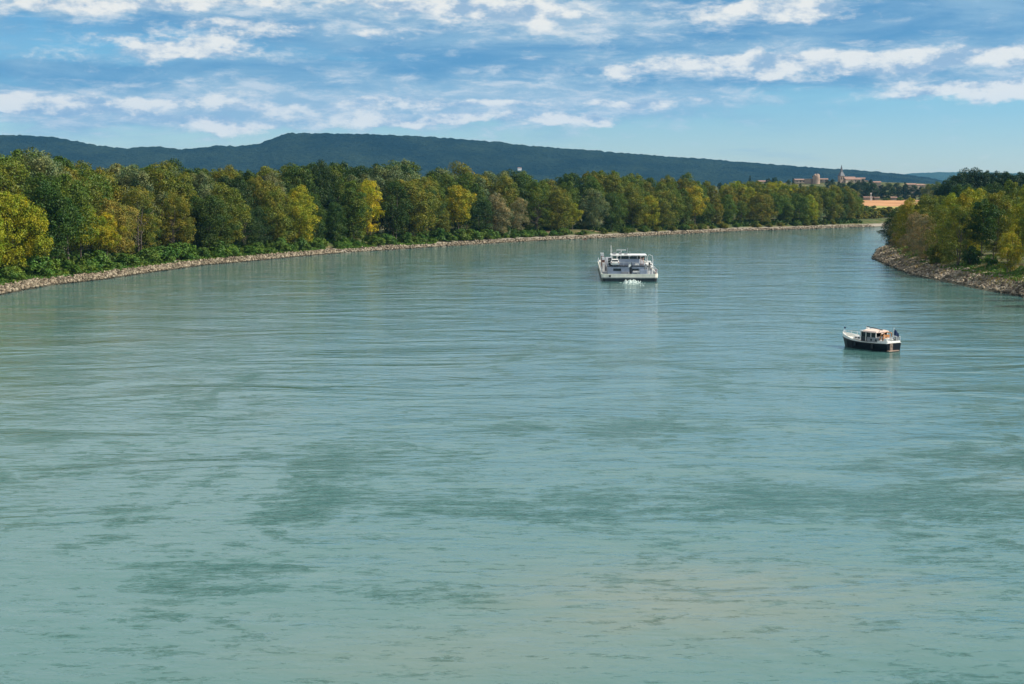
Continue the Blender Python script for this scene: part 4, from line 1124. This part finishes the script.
    # winches forward
    for x in (-1.4, 1.4): MB().tube([(x - .5, 57.5, 1.65), (x + .5, 57.5, 1.65)], .45, 10).build('winch', M['hulldark'], r)
    # wash behind the stern
    rr = np.random.RandomState(4); mb = MB()
    for k in range(140):
        y = -abs(rr.normal(0, 4.0)) - .05; x = rr.normal(.3, .75 + abs(y) * .10); s_ = rr.uniform(.04, .17) * (1.25 if y > -1.5 else .7)
        n = 7; ph = rr.uniform(0, 6); wob = [rr.uniform(.6, 1.3) for _ in range(n)]
        base = [(x + s_ * 1.7 * wob[i] * math.cos(ph + 6.283 * i / n), y + s_ * wob[i] * math.sin(ph + 6.283 * i / n), -.03) for i in range(n)]
        top = [(x + s_ * .6 * math.cos(ph + 6.283 * i / n), y + s_ * .5 * math.sin(ph + 6.283 * i / n), s_ * (rr.uniform(.6, 2.6) if y > -1.4 else rr.uniform(.1, .5))) for i in range(n)]
        mb.loft([base, top])
    fo = mb.build('propeller_foam', M['foam']); fo.matrix_world = r.matrix_basis
    fo.location = r.location; fo.rotation_euler = r.rotation_euler; tag(fo, 'white propeller foam on the water behind the barge stern', 'foam', kind='stuff')

    def place(name, x, y, z, rz, label, cat, group=None):
        q = r.matrix_basis @ Vector((x, y, z)); return empty(name, q, r.rotation_euler.z + rz, label, cat, group)
    # white car on the deckhouse roof
    c = place('parked_car', -2.95, 4.4, 3.0, 0, 'white car parked on the barge deckhouse roof, tail to the viewer', 'car')
    body = MB(); prof = [(-1.9, .28), (-1.95, .75), (-1.85, .92), (1.2, .88), (1.95, .72), (1.98, .35), (1.9, .26)]
    body.loft([[(-.86 * k, a, b_) for a, b_ in prof] for k in (1,)] + [[(.86, a, b_) for a, b_ in prof]]); body.build('body', M['white'], c, bevel=.05)
    MB().loft([[(-.8, -1.75, .9), (.8, -1.75, .9), (.8, 1.1, .9), (-.8, 1.1, .9)], [(-.64, -1.35, 1.36), (.64, -1.35, 1.36), (.64, .35, 1.36), (-.64, .35, 1.36)]]).build('cabin', M['white'], c, bevel=.03)
    MB().loft([[(-.68, -1.76, .94), (.68, -1.76, .94), (.57, -1.47, 1.28), (-.57, -1.47, 1.28)], [(-.68, -1.70, .94), (.68, -1.70, .94), (.57, -1.41, 1.28), (-.57, -1.41, 1.28)]]).build('rear_window', M['glass'], c)
    for s_ in (-1, 1):
        box_part('side_window', M['glass'], c, min(s_ * .70, s_ * .80), max(s_ * .70, s_ * .80), -1.3, .6, .98, 1.22)
        for y in (-1.2, 1.25): MB().tube([(s_ * .68, y, .31), (s_ * .88, y, .31)], .31, 12).build('wheel', M['black'], c)
        box_part('tail_light', M['red'], c, s_ * .72 - .1, s_ * .72 + .1, -1.99, -1.93, .62, .8)
    box_part('number_plate', M['cream'], c, -.26, .26, -2.0, -1.95, .5, .6)
    # dinghy in its cradle
    d = place('dinghy', 4.1, 5.4, 2.78, 0, 'small white dinghy cradled at the starboard side of the barge', 'dinghy')
    rings = []
    for t, hb, z0, z1 in ((-1.7, .62, .10, .62), (-1.0, .78, .0, .60), (0, .85, 0, .60), (.9, .70, .06, .66), (1.5, .38, .2, .76), (1.85, .05, .45, .85)):
        rings.append([(-hb, t, z1), (-hb * .8, t, z0 + .15), (-.08, t, z0), (.08, t, z0), (hb * .8, t, z0 + .15), (hb, t, z1), (hb * .82, t, z1 - .04), (hb * .6, t, z0 + .25), (-hb * .6, t, z0 + .25), (-hb * .82, t, z1 - .04)])
    MB().loft(rings).build('hull', M['white'], d); box_part('thwart', M['teak'], d, -.7, .7, -.2, .15, .42, .48)
    om = MB(); om.box(-.16, .16, -2.05, -1.72, .45, .95); om.box(-.07, .07, -1.98, -1.85, -.1, .45); om.build('outboard_motor', M['hulldark'], d)
    box_part('canopy', M['white'], d, -.5, .55, -.6, .9, .62, 1.15, tx=.12, ty=.15)
    # crates and bins forward on the port side
    k = 0
    for (x, y, w_, h_, mm, lab) in [(-5.05, 16, .45, 1.7, 'white', 'tall white locker on the port side deck of the barge, nearest'), (-5.0, 21, .6, 2.2, 'rust', 'rust-brown crate on the port side deck of the barge, nearest'),
                                    (-5.0, 26, .5, 2.5, 'white', 'tall white locker on the port side deck of the barge, second'), (-5.0, 31, .7, 2.6, 'rust', 'rust-brown crate on the port side deck of the barge, second'),
                                    (-5.0, 37, .7, 2.9, 'white', 'tall white locker on the port side deck of the barge, furthest')]:
        b = place('deck_locker' if mm == 'white' else 'deck_crate', x, y, 1.17, 0, lab, 'locker' if mm == 'white' else 'crate', 'lockers and crates along the barge port side')
        box_part('body', M[mm], b, -w_ / 2, w_ / 2, -.8, .8, 0, h_, bevel=.03); box_part('lid', M['grey' if mm == 'rust' else 'white'], b, -w_ / 2 - .04, w_ / 2 + .04, -.84, .84, h_ + .002, h_ + .1)
    return r


build_barge()


# ---------------------------------------------------------------- the motor cruiser
def build_cruiser():
    bow = G(845.6, 347.4); stern = G(886.7, 352.3)
    heading = (bow - stern).normalized(); L = (bow - stern).length + 1.55; B = 2.7
    port = Vector((-heading.y, heading.x, 0))
    org = stern - port * (B / 2 * .9)
    # local frame: +x forward, +y port, origin at the centre of the transom on the waterline
    r = empty('motor_cruiser', org, math.atan2(heading.y, heading.x), 'small navy-hulled motor cruiser with white upperworks and a blue flag', 'boat')
    st = [(0, .88), (.12, .95), (.3, 1.0), (.5, 1.0), (.68, .92), (.82, .70), (.92, .42), (1.0, .03)]
    def sheer(t): return .97 - .07 * math.sin(math.pi * min(1, t * 1.2) * .8) + .42 * max(0, t - .55) ** 1.3 * 2
    def ring(t, hb, zlist):
        return [(min(L, t * L - (0 if t < .9 else 0) - ((1 - k) * .45 if t > .9 else 0)), hb * B / 2 * k2, z) for z, k, k2 in zlist]
    rings = []
    for t, hb in st:
        zt = sheer(t); h = hb * B / 2; rk = .5 * max(0, t - .75) / .25
        P = [(-.45, .55), (0, .86), (zt * .5, .95), (zt, 1.0)]
        left_ = [(t * L - rk * (1 - (z + .45) / (zt + .45)), h * k, z) for z, k in P]
        rings.append(left_ + [(x, -y, z) for x, y, z in reversed(left_)])
    MB().loft(rings).build('hull', M['navy'], r)
    # white bulwark / toe rail
    for nm, sy in (('bulwark', 1), ('bulwark', -1)):
        mb = MB(); rg = []
        for t, hb in st:
            zt = sheer(t); h = hb * B / 2; up = .05 + .40 * max(0, t - .5) / .5
            rg.append([(t * L, sy * (h + .015), zt - .02), (t * L + .02 * t, sy * (h + .03), zt + up), (t * L, sy * max(0.0, h - .05), zt + up), (t * L, sy * max(0.0, h - .06), zt - .02)])
        mb.loft(rg).build(nm, M['white'], r)
    dk = MB(); v = [(t * L, hb * B / 2 * .97, sheer(t) + .01) for t, hb in st]; v2 = [(x, -y, z) for x, y, z in v]
    mesh_obj('deck', v + v2, [(i, i + 1, len(v) + i + 1, len(v) + i) for i in range(len(v) - 1)], M['cream'], r)
    mb = MB()
    for i in range(len(st) - 1):
        (t0, h0), (t1, h1) = st[i], st[i + 1]
        mb.loft([[(t0 * L, h0 * B / 2 + .01, sheer(t0) - .17), (t0 * L, h0 * B / 2 + .045, sheer(t0) - .12), (t0 * L, h0 * B / 2 + .01, sheer(t0) - .07)],
                 [(t1 * L, h1 * B / 2 + .01, sheer(t1) - .17), (t1 * L, h1 * B / 2 + .045, sheer(t1) - .12), (t1 * L, h1 * B / 2 + .01, sheer(t1) - .07)]])
    mb.build('rubbing_strake', M['navy'], r)
    # transom: swim platform, ladder, white coaming
    box_part('swim_platform', M['teak'], r, -.38, -.02, -.5, 1.25, .08, .17)
    ld = MB()
    for y in (.35, .75): ld.tube([(-.06, y, .15), (-.06, y, .95)], .04, 5)
    for k in range(5): ld.box(-.11, -.03, .33, .77, .2 + .16 * k, .29 + .16 * k)
    ld.build('boarding_ladder', M['teak'], r)
    box_part('cockpit_coaming', M['white'], r, 0.02, 1.55, -1.12, 1.12, .95, 1.22, bevel=.04)
    box_part('cockpit_seat', M['white'], r, .25, .75, -1.0, 1.0, 1.222, 1.5, bevel=.05)
    # cabin side (white, its shade painted in as grey) with portholes, in local x from 1.35 to 3.4
    cb = box_part('cabin_side', M['grey'], r, 1.3, 3.15, -1.08, 1.08, .95, 1.50, bevel=.04)
    for x in (1.75, 2.45):
        for sy in (-1, 1): MB().tube([(x, sy * 1.05, 1.22), (x, sy * 1.11, 1.22)], .13, 12).build('porthole', M['glass'], cb)
    # wheelhouse: posts, windows, roof
    wh = MB()
    for x in (1.85, 2.6, 3.35, 4.1):
        for sy in (-1, 1): wh.box(x - .035, x + .035, sy * .98 - .035, sy * .98 + .035, 1.0 if x > 3.2 else 1.5, 2.06)
    for y in (-.35, .35): wh.box(4.05, 4.15, y - .05, y + .05, 1.2, 2.06)
    wh.build('window_posts', M['white'], r)
    box_part('front_cabin', M['hulldark'], r, 3.2, 4.15, -1.0, 1.0, .98, 1.5)
    box_part('wheelhouse_window', M['glass'], r, 1.9, 4.05, .90, .94, 1.5, 2.05); box_part('wheelhouse_window', M['glass'], r, 1.9, 4.05, -.94, -.90, 1.5, 2.05)
    box_part('windscreen', M['glass'], r, 4.08, 4.12, -.92, .92, 1.52, 2.04)
    MB().prism([(-1.12, 2.06), (1.12, 2.06), (1.02, 2.22), (.5, 2.34), (-.5, 2.34), (-1.02, 2.22)], 1.75, 3.75, 'x').build('cabin_roof', M['canvas'], r)
    box_part('roof_front', M['white'], r, 3.752, 4.25, -1.05, 1.05, 2.06, 2.2, bevel=.03)
    MB().tube([(4.0, .15, 2.62), (1.45, .35, 2.40)], .05, 6).build('folded_mast', M['hulldark'], r)
    MB().tube([(4.0, .15, 2.2), (4.0, .15, 2.64)], .06, 6).build('mast_crutch', M['white'], r)
    MB().tube([(1.8, .35, 2.2), (1.8, .35, 2.44)], .04, 6).build('mast_crutch', M['white'], r)
    MB().tube([(4.25, -.4, 2.2), (4.25, -.4, 2.42)], .14, 8).build('searchlight', M['white'], r)
    # coachroof forward, hatch and rails
    cr = MB().loft([[(4.15, -.85, 1.0), (4.15, .85, 1.0), (5.9, .42, 1.12), (5.9, -.42, 1.12)], [(4.15, -.75, 1.45), (4.15, .75, 1.45), (5.75, .34, 1.34), (5.75, -.34, 1.34)]]).build('coachroof', M['white'], r)
    box_part('hatch', M['glass'], cr, 4.5, 4.95, -.3, .3, 1.43, 1.48)
    for x in (4.5, 5.1): box_part('side_window', M['glass'], cr, x, x + .35, .62 - (x - 4.15) * .2, .80 - (x - 4.15) * .24, 1.15, 1.32)
    rl = MB(); top = []
    for t in (.62, .72, .82, .9, .97):
        hb = float(np.interp(t, [q[0] for q in st], [q[1] for q in st])) * B / 2 * .95; z = sheer(t) + .15; rl.tube([(t * L, hb, z), (t * L, hb, z + .5)], .022, 4); rl.tube([(t * L, -hb, z), (t * L, -hb, z + .5)], .022, 4); top.append((t * L, hb, z + .5))
    rl.tube(top + [(x, -y, z) for x, y, z in reversed(top)], .025, 4); rl.build('bow_rail', M['metal'], r)
    MB().tube([(L * .97, 0, sheer(1) + .3), (L * .985, 0, sheer(1) + 1.05)], .02, 5).build('jackstaff', M['metal'], r)
    box_part('burgee', M['flag_blue'], r, L * .985 - .30, L * .985 - .02, -.012, .012, sheer(1) + .86, sheer(1) + 1.04)
    # varnished cockpit frame and doors
    wd = MB(); wd.tube([(1.28, -.95, 1.25), (1.15, -.9, 2.0), (1.05, 0, 2.2), (1.15, .9, 2.0), (1.28, .95, 1.25)], .07, 6); wd.box(1.18, 1.26, -.6, .5, 1.2, 1.85)
    wd.build('cockpit_doors', M['wood'], r)
    MB().tube([(.9, .95, 1.2), (.65, .9, 1.55), (.9, .7, 2.0)], .05, 5).build('grab_frame', M['wood'], r)
    # folded outboard / stern gear and the ensign
    g = MB(); g.box(.05, .3, -.95, -.35, 1.22, 1.75); g.tube([(.1, -.2, 1.22), (.05, .2, 1.8), (.1, .5, 1.25)], .04, 5); g.tube([(.1, -1.0, 1.4), (.1, .6, 1.55)], .035, 5); g.build('stern_gear', M['deck'], r)
    rg2 = MB()
    for y in (-1.1, -.4, .4, 1.1): rg2.tube([(.05, y, 1.2), (.05, y, 1.7)], .022, 4)
    rg2.tube([(1.2, 1.12, 1.7), (.05, 1.12, 1.7), (.05, -1.12, 1.7), (1.2, -1.12, 1.7)], .025, 4); rg2.build('stern_rail', M['metal'], r)
    MB().tube([(.35, -.2, 1.2), (.22, -.2, 2.7)], .03, 6).build('flagstaff', M['white'], r)
    v = []
    for i in range(8):
        for j in range(5): v.append((.22 - .04 * i + .05 * math.sin(i * 1.4), -.2 - .07 * i, 2.66 - (.19 - .012 * i) * j - .085 * i))
    mesh_obj('flag', v, [(i * 5 + j, (i + 1) * 5 + j, (i + 1) * 5 + j + 1, i * 5 + j + 1) for i in range(7) for j in range(4)], M['flag_blue'], r)
    for x, zz in ((2.0, .5), (4.6, .62)):
        MB().tube([(x, B / 2 + .1, zz + .28), (x, B / 2 + .1, zz - .25)], .10, 8).build('fender', M['hulldark'], r)
    return r


build_cruiser()
print('trees and shrubs', len(TREES))
